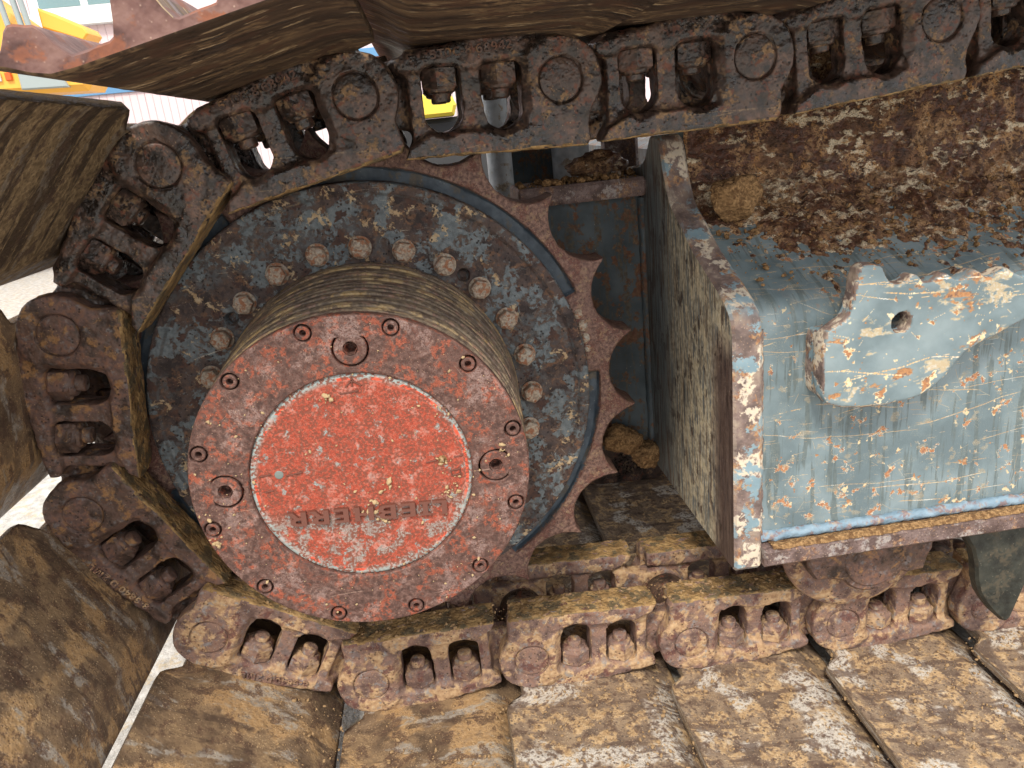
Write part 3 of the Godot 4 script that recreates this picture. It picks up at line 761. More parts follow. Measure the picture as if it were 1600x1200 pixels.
# surface nets over a field given on a grid (negative inside)
func nets(nx: int, ny: int, nz: int, org: Vector3, h: float, F: PackedFloat32Array) -> Mb:
	var m := Mb.new()
	var vid := PackedInt32Array()
	vid.resize(nx * ny * nz)
	vid.fill(-1)
	var sl := nx * ny
	var off := PackedInt32Array([0, 1, nx, nx + 1, sl, sl + 1, sl + nx, sl + nx + 1])
	var ed := PackedInt32Array([0, 1, 2, 3, 4, 5, 6, 7, 0, 2, 1, 3, 4, 6, 5, 7, 0, 4, 1, 5, 2, 6, 3, 7])
	for k in nz - 1:
		for j in ny - 1:
			var row := k * sl + j * nx
			for i in nx - 1:
				var c := row + i
				var inside := int(F[c] < 0.0) + int(F[c + 1] < 0.0) + int(F[c + nx] < 0.0) + int(F[c + nx + 1] < 0.0) + int(F[c + sl] < 0.0) + int(F[c + sl + 1] < 0.0) + int(F[c + sl + nx] < 0.0) + int(F[c + sl + nx + 1] < 0.0)
				if inside == 0 or inside == 8:
					continue
				var s := Vector3.ZERO
				var cnt := 0
				for e in 12:
					var a := ed[e * 2]
					var b := ed[e * 2 + 1]
					var fa := F[c + off[a]]
					var fb := F[c + off[b]]
					if (fa < 0.0) != (fb < 0.0):
						var t := fa / (fa - fb)
						var pa := Vector3(a & 1, (a >> 1) & 1, a >> 2)
						var pb := Vector3(b & 1, (b >> 1) & 1, b >> 2)
						s += pa.lerp(pb, t)
						cnt += 1
				vid[c] = m.add(org + (Vector3(i, j, k) + s / cnt) * h)
	for k in range(1, nz - 1):
		for j in range(1, ny - 1):
			var row := k * sl + j * nx
			for i in range(1, nx - 1):
				var c := row + i
				var s0 := F[c] < 0.0
				if s0 != (F[c + 1] < 0.0):
					var q := [vid[c - nx - sl], vid[c - sl], vid[c], vid[c - nx]]
					if s0: m.quad(q[0], q[1], q[2], q[3])
					else: m.quad(q[3], q[2], q[1], q[0])
				if s0 != (F[c + nx] < 0.0):
					var q := [vid[c - sl - 1], vid[c - 1], vid[c], vid[c - sl]]
					if s0: m.quad(q[0], q[1], q[2], q[3])
					else: m.quad(q[3], q[2], q[1], q[0])
				if s0 != (F[c + sl] < 0.0):
					var q := [vid[c - 1 - nx], vid[c - nx], vid[c], vid[c - 1]]
					if s0: m.quad(q[0], q[1], q[2], q[3])
					else: m.quad(q[3], q[2], q[1], q[0])
	return m

func sd_box(x: float, y: float, x0: float, y0: float, x1: float, y1: float, r := 0.0) -> float:
	var dx := absf(x - (x0 + x1) * 0.5) - (x1 - x0) * 0.5 + r
	var dy := absf(y - (y0 + y1) * 0.5) - (y1 - y0) * 0.5 + r
	return Vector2(maxf(dx, 0), maxf(dy, 0)).length() + minf(maxf(dx, dy), 0.0) - r

func sd_poly(x: float, y: float, p: PackedVector2Array) -> float:
	var d := 1e9
	var s := 1.0
	var q := Vector2(x, y)
	var j := p.size() - 1
	for i in p.size():
		var e := p[j] - p[i]
		var w := q - p[i]
		var b := w - e * clampf(w.dot(e) / e.dot(e), 0.0, 1.0)
		d = minf(d, b.length_squared())
		var c1 := y >= p[i].y
		var c2 := y < p[j].y
		var c3 := e.x * w.y > e.y * w.x
		if (c1 and c2 and c3) or (not c1 and not c2 and not c3):
			s = -s
		j = i
	return s * sqrt(d)

func ext(d2: float, z: float, za: float, zb: float, r: float) -> float:
	var dz := absf(z - (za + zb) * 0.5) - (zb - za) * 0.5 + r
	var d := d2 + r
	if d <= 0.0 and dz <= 0.0:
		return maxf(d, dz) - r
	return sqrt(maxf(d, 0.0) ** 2 + maxf(dz, 0.0) ** 2) - r

func smin(a: float, b: float, k: float) -> float:
	var h := maxf(k - absf(a - b), 0.0) / k
	return minf(a, b) - h * h * k * 0.25

# ------------------------------------------------------------------ track chain
# In a segment's own axes: boss pin at 0, tail pin at x = -0.2, y points out to the shoe, z to the viewer.
func link_field(sd: int) -> Mb:
	var h := 0.002
	var nx := 147
	var ny := 63
	var nz := 33
	var org := Vector3(-0.243, -0.071, -0.053)
	var F := PackedFloat32Array()
	F.resize(nx * ny * nz)
	var rail := pv([-0.024, -0.063, 0.160, -0.063, 0.153, -0.052, 0.131, -0.041, -0.024, -0.041])
	var f := fn(FastNoiseLite.TYPE_SIMPLEX_SMOOTH, 45.0, 4, sd)
	var sl := nx * ny
	for j in ny:
		for i in nx:
			var s := -(org.x + i * h)
			var y := org.y + j * h
			var boss := Vector2(s, y).length() - 0.041
			var face := sd_box(s, y, -0.028, -0.061, 0.036, 0.0, 0.006)
			var rl := sd_poly(s, y, rail)
			var web := sd_box(s, y, -0.01, -0.058, 0.150, 0.038, 0.004)
			var fl := maxf(sd_box(s, y, 0.012, 0.018, 0.160, 0.048, 0.006), (y - 0.0465) + maxf(0.0, s - 0.075) * 0.19)
			var neck := sd_box(s, y, 0.135, -0.034, 0.205, 0.030, 0.006)
			var tail := Vector2(s - 0.2, y).length() - 0.036
			var w1 := minf(sd_box(s, y, 0.0380, -0.0215, 0.0775, 0.0215, 0.007), Vector2(s - 0.05775, y + 0.0215).length() - 0.0198)
			var w2 := minf(sd_box(s, y, 0.0975, -0.0205, 0.1365, 0.0205, 0.007), Vector2(s - 0.1170, y + 0.0205).length() - 0.0195)
			var win := minf(w1, w2)
			var pin := Vector2(s, y).length() - 0.0224
			var near := minf(minf(minf(boss, face), minf(rl, web)), minf(minf(fl, neck), tail))
			for k in nz:
				var z := org.z + k * h
				var at := k * sl + j * nx + i
				if near > 0.010:
					F[at] = 0.02
					continue
				var d := ext(boss, z, -0.022, 0.0012, 0.003)
				d = smin(d, ext(face, z, -0.024, -0.0006, 0.003), 0.006)
				d = smin(d, ext(rl, z, -0.046, -0.0006, 0.0025), 0.005)
				d = smin(d, ext(web, z, -0.040, -0.0105, 0.003), 0.010)
				d = smin(d, ext(fl, z, -0.046, -0.0035, 0.004), 0.010)
				d = smin(d, ext(neck, z, -0.046, -0.0255, 0.004), 0.012)
				d = smin(d, ext(tail, z, -0.047, -0.0245, 0.003), 0.006)
				d = maxf(d, -win + 0.0)
				d = maxf(d, (z + 0.0105) * 0.8 - win * 0.9 - 0.0022) if z > -0.02 else d
				d = maxf(d, -maxf(pin, -0.0022 - z))
				F[at] = d + 0.0016 * f.get_noise_3d(s, y, z)
	return nets(nx, ny, nz, org, h, F)

var link_near: Array = []
var link_far: Array = []
var nut_mesh: Array = []
var pin_mesh: ArrayMesh
var bushing_mesh: ArrayMesh
var pin_far: ArrayMesh

func make_chain_parts() -> void:
	var mudf := fn(FastNoiseLite.TYPE_SIMPLEX_SMOOTH, 70.0, 3, 4)
	var split := func(p: Vector3, nn: Vector3) -> bool:
		return nn.y < -0.55 and p.y < -0.054 + 0.004 * mudf.get_noise_3dv(p) and mudf.get_noise_2d(p.x * 0.6, p.z) > -0.42
	for sd in [31, 58]:
		var m := link_field(sd)
		link_near.append(m.mesh(Vector3.ZERO, split))
		if sd == 31:
			var o := Mb.new()
			for i in m.v.size():
				o.add(Vector3(m.v[i].x, m.v[i].y, -0.165 - m.v[i].z))
			for t in range(0, m.idx.size(), 3):
				o.tri(m.idx[t], m.idx[t + 2], m.idx[t + 1])
			link_far.append(o.mesh(Vector3.ZERO, split))
	pin_mesh = lathe([[0.0, 0.0012], [0.012, 0.0011], [0.0190, 0.0006], [0.0207, -0.0004], [0.0214, -0.002], [0.0214, -0.046], [0.0, -0.046]], 40).mesh()
	pin_far = lathe([[0.0, -0.166], [0.017, -0.1655], [0.0193, -0.163], [0.0193, -0.119], [0.0, -0.119]], 30).mesh()
	bushing_mesh = lathe([[0.0, -0.0465], [0.0285, -0.0466], [0.0295, -0.048], [0.0295, -0.117], [0.0285, -0.1184], [0.0, -0.1185]], 36).mesh()
	var f := fn(FastNoiseLite.TYPE_SIMPLEX_SMOOTH, 60.0, 3, 9)
	for v in 2:
		var m := Mb.new()
		# nut: six sides about y, then washer face, then the stub of the bolt
		var turn := PI / 6.0 + v * 0.12
		m.join(prism(ngon(0.0335 / sqrt(3.0) * 1.02, 6, turn), 0.0, 0.0215, 0.0025))
		m.join(lathe([[0.0150, 0.0205], [0.0145, 0.0238], [0.0122, 0.0252], [0.0095, 0.0256]], 24))
		m.join(lathe([[0.0092, 0.022], [0.0090, 0.0295 + v * 0.003], [0.0075, 0.0312 + v * 0.003], [0.0, 0.0316 + v * 0.003]], 20))
		for i in m.v.size():
			var d := Vector3(f.get_noise_3dv(m.v[i] * 1.3), f.get_noise_3dv(m.v[i] * 1.3 + Vector3(3, 0, 0)), 0.0)
			m.v[i] += d * 0.0008
		nut_mesh.append(m.mesh())

# one shoe: inner face towards -y, rolled grousers on the outside
func shoe_mesh(sd: int) -> Array:
	var inner: Array = []
	var keys := [[-0.036, 0.0355], [-0.030, 0.0375], [-0.015, 0.0410], [0.0, 0.0425], [0.125, 0.0425], [0.140, 0.0435], [0.150, 0.0475], [0.162, 0.0545], [0.188, 0.0660]]
	for i in keys.size() - 1:
		var q := maxi(1, int((keys[i + 1][0] - keys[i][0]) / 0.0035))
		for t in q:
			inner.append(Vector2(lerpf(keys[i][0], keys[i + 1][0], t / float(q)), lerpf(keys[i][1], keys[i + 1][1], t / float(q))))
	inner.append(Vector2(0.188, 0.066))
	var outer: Array = []
	for t in 71:
		var s := lerpf(0.190, -0.038, t / 70.0)
		var b := 0.0
		for i in keys.size() - 1:
			if s >= keys[i][0] and s <= keys[i + 1][0]:
				b = lerpf(keys[i][1], keys[i + 1][1], (s - keys[i][0]) / (keys[i + 1][0] - keys[i][0]))
		if s > 0.188: b = 0.066
		if s < -0.036: b = 0.0355
		var g := 0.0
		for gr in [[0.018, 0.022], [0.081, 0.030], [0.144, 0.020]]:
			var x: float = absf(s - gr[0]) / 0.020
			g = maxf(g, gr[1] * (1.0 - smoothstep(0.25, 1.0, x)))
		outer.append(Vector2(s, b + 0.0085 + g))
	var zs: Array = []
	var z := -0.56
	while z < 0.2985:
		zs.append(z)
		z += 0.011 if (z < -0.21 or z > 0.05) else 0.006
	zs.append(0.2985)
	zs.append(0.3000)
	var f := fn(FastNoiseLite.TYPE_SIMPLEX_SMOOTH, 16.0, 5, sd)
	var fu := fn(FastNoiseLite.TYPE_SIMPLEX_SMOOTH, 1.0, 4, sd + 7)
	var rng := RandomNumberGenerator.new()
	rng.seed = sd
	var du := rng.randf() * 5.0
	var dv := rng.randf() * 5.0
	var m := Mb.new()
	var pts := []
	var uvs := []
	for zi in zs.size():
		var zz: float = zs[zi]
		var notch := smoothstep(0.034, 0.010, zz) * smoothstep(-0.20, -0.176, zz)
		var row := []
		var ur := []
		var shrink := 0.0 if zi < zs.size() - 1 and zi > 0 else 0.0016
		var len_ := 0.0
		for i in inner.size():
			var p: Vector2 = inner[i]
			var s: float = p.x
			if s < 0.06:
				s = lerpf(s, -0.014 + (s + 0.036) * 0.074 / 0.096, notch)
			var y := p.y + shrink
			if i > 1 and i < inner.size() - 2:
				var ease := smoothstep(0.299, 0.270, zz)
				y -= (0.0009 * f.get_noise_2d(s * 1.4, zz) + 0.0005 * maxf(0.0, fu.get_noise_2d(s * 14.0, zz * 70.0))) * ease
				y -= 0.0018 * maxf(0.0, f.get_noise_2d(s * 0.8 + 9.0, zz * 1.2) - 0.1) * ease
			if i: len_ += p.distance_to(inner[i - 1])
			row.append(Vector3(-s, y, zz))
			ur.append(Vector2(len_ + du, zz + dv))
		for i in outer.size():
			var p: Vector2 = outer[i]
			var s: float = p.x
			if s < 0.06:
				s = lerpf(s, -0.016 + (s + 0.038) * 0.076 / 0.098, notch)
			row.append(Vector3(-s, p.y - shrink + 0.0008 * f.get_noise_2d(s * 3.0, zz * 2.0), zz))
			ur.append(Vector2(len_ + 0.02 + i * 0.004 + du, zz + dv))
		pts.append(row)
		uvs.append(ur)
	m.grid(pts, uvs, true)
	# ends
	for side in 2:
		var row: Array = pts[0] if side == 0 else pts[pts.size() - 1]
		var po := PackedVector2Array()
		for p in row:
			po.append(Vector2(p.x, p.y))
		var tr := Geometry2D.triangulate_polygon(po)
		var b := m.v.size()
		for p in row:
			m.add(p, Vector2(p.x, p.y), Vector3(0, 0, -1 if side == 0 else 1))
		for t in range(0, tr.size(), 3):
			var a0 := po[tr[t]]
			var want := (po[tr[t + 1]] - a0).cross(po[tr[t + 2]] - a0) > 0.0
			if want == (side == 0):
				m.tri(b + tr[t], b + tr[t + 1], b + tr[t + 2])
			else:
				m.tri(b + tr[t], b + tr[t + 2], b + tr[t + 1])
	var rows_outer := func(p: Vector3, nn: Vector3) -> bool:
		return nn.y > 0.35 or absf(nn.z) > 0.8
	return [m, rows_outer]

func segment(k: int, pa: Vector2, pb: Vector2, label: String, link_m: String, shoe_m: String) -> Node3D:
	var t := (pb - pa).normalized()
	var o := thing("track_segment", label, "track segment", "chain links with their bolted shoes", Vector3(pa.x, pa.y, 0))
	o.rotation.z = atan2(-t.y, -t.x)
	var lk := part(o, "chain_link", link_near[(k + 8) % 2], M[link_m])
	lk.set_surface_override_material(1, M["rail_mud"])
	var lf := part(o, "chain_link", link_far[0], M[link_m])
	lf.set_surface_override_material(1, M["rail_mud"])
	part(o, "pin", pin_mesh, M[link_m])
	part(o, "pin", pin_far, M[link_m])
	part(o, "bushing", bushing_mesh, M["link_dark"])
	var rng := RandomNumberGenerator.new()
	rng.seed = 100 + k
	for zc in [-0.0235, -0.1415]:
		for sc in [0.0578, 0.1172]:
			var b := Basis(Vector3(1, 0, 0), PI / 2) * Basis(Vector3(0, 0, 1), rng.randf_range(-0.10, 0.10))
			part(o, "nut", nut_mesh[rng.randi() % 2], M[link_m], Transform3D(b, Vector3(-sc, 0.0222, zc)))
	var sm := shoe_mesh(500 + k)
	var mb: Mb = sm[0]
	var sh := part(o, "shoe", mb.mesh(Vector3.ZERO, sm[1]), M[shoe_m])
	sh.set_surface_override_material(1, M["shoe_edge"])
	return o

var chain_pins := {-5: Vector2(1.022, 0.386), -4: Vector2(0.8245, 0.3685), -3: Vector2(0.6284, 0.3508), -2: Vector2(0.4332, 0.3326), -1: Vector2(0.2357, 0.3296), 0: Vector2(0.0356, 0.3334), 1: Vector2(-0.1603, 0.2890), 2: Vector2(-0.2961, 0.1374), 3: Vector2(-0.3254, -0.0626), 4: Vector2(-0.2296, -0.2400), 5: Vector2(-0.0549, -0.3410), 6: Vector2(0.1454, -0.3425), 7: Vector2(0.3500, -0.3530), 8: Vector2(0.5518, -0.3606), 9: Vector2(0.7500, -0.3680), 10: Vector2(0.9500, -0.3750)}

func build_chain() -> void:
	make_chain_parts()
	var pins := chain_pins
	var rows := [
		[-5, "chain segment at the far right end of the top run, mostly outside the picture", "link_dark", "shoe_dark"],
		[-4, "dark chain segment of the top run cut by the top right corner", "link_dark", "shoe_dark"],
		[-3, "dark top chain segment above the frame's dirt, its boss near the top right", "link_dark", "shoe_dark"],
		[-2, "dark top chain segment directly above the tip of the frame's end plate", "link_dark", "shoe_dark"],
		[-1, "dark top chain segment above the gap with the cylinders", "link_dark", "shoe_dark"],
		[0, "dark oily chain segment above the sprocket's upper left, beside the yellow excavator", "link_dark", "shoe_dark"],
		[1, "dark chain segment bending down at the sprocket's upper left, beside the steep brown shoe", "link_dark", "shoe_tan"],
		[2, "brown chain segment standing upright at the leftmost point of the sprocket", "link_mid", "shoe_muddy"],
		[3, "chain segment with raised casting letters slanting under the red cover's lower left", "link_mid", "shoe_muddy"],
		[4, "muddy chain segment below the red cover's lower left rim, beside the bright slit of concrete", "link_dusty", "shoe_muddy"],
		[5, "muddy chain segment straight below the round red cover", "link_dusty", "shoe_muddy"],
		[6, "dusty bottom chain segment below the lowest sprocket teeth", "link_dusty", "shoe_pale"],
		[7, "dusty bottom chain segment below the lower corner of the frame's end plate", "link_dusty", "shoe_pale"],
		[8, "dusty chain segment of the bottom run under the track roller", "link_dusty", "shoe_pale"],
		[9, "bottom chain segment behind the dark pointed guard at the right edge", "link_dusty", "shoe_pale"],
	]
	for r in rows:
		var k: int = r[0]
		var o := segment(k, pins[k], pins[k + 1], r[1], r[2], r[3])
		if k in [-1, 0, 3, 4]:
			var tm := TextMesh.new()
			var sf := SystemFont.new()
			sf.font_names = PackedStringArray(["Droid Sans"])
			sf.font_weight = 700
			tm.font = sf
			tm.text = {-1: "5T0C-8 68942", 0: "5T0C-8 68942", 3: "8-6840 D 2ML", 4: "8-6840 D 2ML"}[k]
			tm.font_size = 32
			tm.depth = 0.1
			tm.pixel_size = 0.03
			var bb := tm.get_aabb()
			var sx := 0.080 / bb.size.x
			var sy := 0.0082 / bb.size.y
			# the foundry letters follow the lower flange
			var turn := Basis(Vector3(0, 0, 1), 0.16 if k >= 3 else 0.06)
			var xf := Transform3D(turn * Basis.from_scale(Vector3(sx, sy, 0.026)), Vector3(-0.090, 0.0325, -0.0022))
			if k < 3:
				xf.origin = Vector3(-0.085, 0.0335, -0.0022)
			part(o, "casting_mark", tm, M["link_mid"] if k < 3 else M["link_dusty"], xf)

# ------------------------------------------------------------------ sprocket, hub and cover (axis along z through the origin)
const BOLTS := [161.0, 146.4, 131.4, 116.2, 101.0, 86.4, 71.6, 56.8, 42.1, 27.4, 12.4, -2.2, -16.4]
const SCREW_AT := 101.4

func arc_in(deg: float, a: float, b: float, soft: float) -> float:
	var m := (a + b) * 0.5
	var d := absf(wrapf(deg - m, -180.0, 180.0)) - absf(b - a) * 0.5
	return 1.0 - smoothstep(-soft, 0.0, d)

func tooth_r(a: float) -> float:
	var pitch := TAU / 21.0
	var ph := wrapf(a - deg_to_rad(26.0) - pitch * 0.5, -pitch * 0.5, pitch * 0.5)
	var c := 0.330
	var rr := 0.0500
	var inner := maxf(rr * rr - pow(c * sin(ph), 2.0), 0.0)
	return minf(c * cos(ph) - sqrt(inner), 0.3205)

func build_sprocket() -> void:
	var o := thing("drive_sprocket", "round drive sprocket with red flaking cover, ring of bolts and worn teeth", "drive sprocket")
	var f := fn(FastNoiseLite.TYPE_SIMPLEX_SMOOTH, 60.0, 4, 21)
	var f2 := fn(FastNoiseLite.TYPE_SIMPLEX_SMOOTH, 9.0, 4, 22)
	# mounting flange
	var na := 720
	var pts := []
	var rs: Array = []
	for i in 74:
		rs.append(lerpf(0.140, 0.2500, i / 73.0))
	var holes: Array[Vector2] = [Vector2(0.1848, 0).rotated(deg_to_rad(138.9)), Vector2(0.1836, 0).rotated(deg_to_rad(49.4))]
	for r in rs:
		var row := []
		for i in na:
			var a := TAU * i / na
			var p: Vector2 = Vector2(cos(a), sin(a)) * r
			var z := -0.055 + 0.0007 * f.get_noise_2dv(p) + 0.0010 * f2.get_noise_2dv(p) + 0.0034 * smoothstep(0.2385, 0.2420, r)
			if absf(r - 0.1845) < 0.012:
				for hh in holes:
					z -= 0.012 * smoothstep(0.0072, 0.0052, p.distance_to(hh))
			row.append(Vector3(p.x, p.y, z))
		pts.append(row)
	for e in [[0.2516, -0.0520], [0.2526, -0.0536], [0.2532, -0.0570], [0.2532, -0.085]]:
		var row := []
		for i in na:
			var a := TAU * i / na
			var p: Vector2 = Vector2(cos(a), sin(a)) * (e[0] + 0.0006 * f2.get_noise_2d(cos(a) * 3.0, sin(a) * 3.0))
			row.append(Vector3(p.x, p.y, e[1] + 0.0006 * f.get_noise_2dv(p)))
		pts.append(row)
	var m := Mb.new()
	m.grid(pts, [], true)
	part(o, "mounting_flange", m.mesh(Vector3(0, 0, 1)), M["flange_paint"])
	# toothed ring with long pockets cast into it
	na = 21 * 40
	pts = []
	var fr: Array = []
	for i in 40:
		fr.append(i / 39.0)
	var rows_n := fr.size() + 6
	for q in rows_n:
		var row := []
		for i in na:
			var a := TAU * i / na
			var deg := rad_to_deg(a)
			var rt := tooth_r(a) + 0.0012 * f.get_noise_2d(cos(a) * 0.35, sin(a) * 0.35)
			var r := 0.0
			var z := 0.0
			if q < fr.size():
				# rows run out evenly to 0.275, then with the tooth
				var t: float = fr[q]
				r = lerpf(0.2480, rt - 0.0030, t)
				var p: Vector2 = Vector2(cos(a), sin(a)) * r
				z = -0.0625 + 0.0007 * f.get_noise_2dv(p) + 0.0008 * f2.get_noise_2dv(p * 2.0)
				var pk := arc_in(deg, -58.0, 1.6, 1.6) + arc_in(deg, 22.0, 99.0, 1.6) + arc_in(deg, 118.0, 176.0, 1.6) + arc_in(deg, 196.0, 282.0, 1.6)
				z -= 0.0105 * clampf(pk, 0, 1) * smoothstep(0.2685, 0.2655, r) * smoothstep(0.2500, 0.2520, r)
				z -= 0.004 * smoothstep(0.292, 0.3165, r)
			else:
				var e: Array = [[-0.0009, -0.0634], [0.0, -0.0662], [0.0, -0.1100], [-0.0006, -0.1125], [-0.0025, -0.1135], [-9.0, -0.1135]][q - fr.size()]
				r = 0.16 if e[0] < -1.0 else rt + e[0]
				z = e[1] - (0.004 * smoothstep(0.292, 0.3165, rt) if e[1] > -0.08 else 0.0)
			row.append(Vector3(cos(a) * r, sin(a) * r, z))
		pts.append(row)
	m = Mb.new()
	m.grid(pts, [], true)
	var split := func(p: Vector3, _nn: Vector3) -> bool:
		return p.z < -0.0665 and Vector2(p.x, p.y).length() < 0.2678 and p.z > -0.09
	var ring := part(o, "toothed_ring", m.mesh(Vector3.ZERO, split), M["tooth_rust"])
	ring.set_surface_override_material(1, M["pocket_paint"])
	# lumps of weld on the land between two pockets
	for w in [[0.2585, 17.2, 0.0055], [0.2590, 13.9, 0.0062], [0.2585, 10.4, 0.0058], [0.2575, 7.6, 0.0045]]:
		var a: float = deg_to_rad(w[1])
		part(o, "weld_lump", lump(Vector3(w[2], w[2] * 1.05, 0.0035), int(w[1] * 10), 0.3, 18, 12).mesh(), M["bolt_rust"], Transform3D(Basis(), Vector3(cos(a) * w[0], sin(a) * w[0], -0.0625)))
	# bolts round the flange
	var angs: Array = BOLTS.duplicate()
	for i in 11:
		angs.append(-16.4 - 15.22 * (i + 1))
	var heads := []
	for v in 3:
		var hm := Mb.new()
		hm.join(lathe([[0.0, 0.0], [0.0125, 0.0], [0.0128, 0.0008], [0.0125, 0.0018], [0.0105, 0.0022], [0.0, 0.0022]], 28))
		hm.join(hexhead(0.0192, 0.0115, v * 0.4), Transform3D(Basis(), Vector3(0, 0, 0.002)))
		hm.join(lathe([[0.0091, 0.0124], [0.0084, 0.0139], [0.0068, 0.0143], [0.0, 0.0141]], 20))
		heads.append(hm.mesh())
	for i in angs.size():
		var a := deg_to_rad(angs[i])
		part(o, "bolt", heads[i % 3], M["bolt_rust"], Transform3D(Basis(Vector3(0, 0, 1), i * 1.7), Vector3(cos(a) * 0.1835, sin(a) * 0.1835, -0.0550)))
	# hub drum: mud and rust worn into rings
	var prof := []
	var rng := RandomNumberGenerator.new()
	rng.seed = 5
	var fd := fn(FastNoiseLite.TYPE_SIMPLEX_SMOOTH, 1.0, 4, 55)
	var wob := func(a: float, zz: float, _i: int) -> float:
		return 0.0009 * fd.get_noise_3d(cos(a) * 2.6, sin(a) * 2.6, zz * 30.0)
	var drum := lathe([[0.1500, 0.1360], [0.1540, 0.1345], [0.1545, 0.131]], 240, wob)
	var z := 0.131
	while z > -0.056:
		var base := lerpf(0.1548, 0.1672, (0.131 - z) / 0.187)
		var st := rng.randf_range(0.009, 0.021)
		var cut := rng.randf_range(0.0030, 0.0065)
		var gap := rng.randf_range(0.0016, 0.0034)
		drum.join(lathe([[base - cut, z], [base - 0.0006, z - 0.0003], [base + 0.0004, z - 0.0014], [base + 0.0011, z - st * 0.5], [base + 0.0004, z - st + gap + 0.0012], [base - 0.0007, z - st + gap + 0.0002], [base - cut, z - st + gap]], 240, wob))
		drum.join(lathe([[base - cut, z - st + gap], [base - cut, z - st]], 240, wob))
		z -= st
	for i in drum.uv.size():
		var a := atan2(drum.v[i].y, drum.v[i].x)
		drum.uv[i] = Vector2(fposmod(a - PI * 1.5, TAU) * 0.165, drum.v[i].z)
	part(o, "hub_drum", drum.mesh(), M["drum_streaks"])
	part(o, "motor_housing", lathe([[0.0, -0.10], [0.17, -0.10], [0.17, -0.20], [0.15, -0.21], [0.15, -0.42], [0.0, -0.42]], 48).mesh(), M["recess_paint"])
	# cover plate with sunk screws and plugs
	var screws: Array[Vector2] = []
	for i in 12:
		screws.append(Vector2(0.1450, 0).rotated(deg_to_rad(SCREW_AT - 29.93 * i)))
	var plugs: Array[Vector2] = [Vector2(0.1236, 0).rotated(deg_to_rad(85.9)), Vector2(0.1229, 0).rotated(deg_to_rad(-2.3)), Vector2(0.1231, 0).rotated(deg_to_rad(177.5))]
	pts = []
	na = 1040
	var rr: Array = [[0.1010, 0.1410], [0.1012, 0.1436], [0.1018, 0.1447], [0.1026, 0.1452]]
	for i in 50:
		rr.append([lerpf(0.1034, 0.1524, i / 49.0), 0.1452])
	rr.append_array([[0.1533, 0.1449], [0.1540, 0.1440], [0.1544, 0.1425], [0.1545, 0.1350], [0.1500, 0.1340]])
	for e in rr:
		var row := []
		for i in na:
			var a := TAU * i / na
			var p: Vector2 = Vector2(cos(a), sin(a)) * e[0]
			var zz: float = e[1] + 0.00035 * f.get_noise_2dv(p)
			if e[0] > 0.134 and e[0] < 0.1535:
				for sc in screws:
					var d: float = p.distance_squared_to(sc)
					if d < 0.0000740:
						zz -= 0.010 * smoothstep(0.0080, 0.0068, sqrt(d))
			elif e[0] > 0.106 and e[0] <= 0.1415:
				for sc in plugs:
					var d: float = p.distance_squared_to(sc)
					if d < 0.000290:
						zz -= 0.014 * smoothstep(0.0161, 0.0152, sqrt(d))
			row.append(Vector3(p.x, p.y, zz))
		pts.append(row)
	m = Mb.new()
	m.grid(pts, [], true)
	var cover := part(o, "cover_ring", m.mesh(Vector3(0, 0, 1)), M["cover_rust"])
	var screw := lathe([[0.0, 0.1370], [0.0027, 0.1370], [0.0029, 0.1450], [0.0034, 0.1455], [0.0056, 0.1456], [0.0063, 0.1448], [0.0063, 0.1340]], 26).mesh(Vector3(0, 0, 1))
	for sc in screws:
		part(cover, "screw", screw, M["cover_rust"], Transform3D(Basis(), Vector3(sc.x, sc.y, 0)))
	var plug := Mb.new()
	plug.join(lathe([[0.0062, 0.1440], [0.0064, 0.1448], [0.0072, 0.1453], [0.0133, 0.1455], [0.0146, 0.1446], [0.0146, 0.1300]], 40))
	plug.join(lathe([[0.0062, 0.1450], [0.0055, 0.1442], [0.0053, 0.1320], [0.0, 0.1320]], 6))
	var pm := plug.mesh(Vector3(0, 0, 1))
	for sc in plugs:
		part(cover, "plug", pm, M["cover_rust"], Transform3D(Basis(), Vector3(sc.x, sc.y, 0)))
	var dm := Mb.new()
	pts = []
	var uvs := []
	for i in 46:
		var r := 0.0998 * i / 44.0 if i < 45 else 0.1012
		var row := []
		var ur := []
		for k in 240:
			var a := TAU * k / 240
			var p: Vector2 = Vector2(cos(a), sin(a)) * r
			row.append(Vector3(p.x, p.y, (0.1424 if i < 45 else 0.1405) + 0.0003 * f.get_noise_2dv(p)))
			ur.append(Vector2(0.5 + p.x / 0.204, 0.5 - p.y / 0.204))
		pts.append(row)
		uvs.append(ur)
	dm.grid(pts, uvs, true)
	var disc := part(o, "cover_disc", dm.mesh(Vector3(0, 0, 1)), M["disc_red"])
	# cast lettering, upside down
	var tm := TextMesh.new()
	var sf := SystemFont.new()
	sf.font_names = PackedStringArray(["Droid Sans"])
	sf.font_weight = 700
	tm.font = sf
	tm.text = "LIEBHERR"
	tm.font_size = 64
	tm.pixel_size = 0.01
	tm.depth = 0.1
	var bb := tm.get_aabb()
	part(disc, "lettering", tm, M["letter_rust"], Transform3D(Basis(Vector3(0, 0, 1), deg_to_rad(176.7)) * Basis.from_scale(Vector3(0.147 / bb.size.x, 0.0142 / bb.size.y, 0.055)), Vector3(0.0008, -0.0352, 0.1434)))
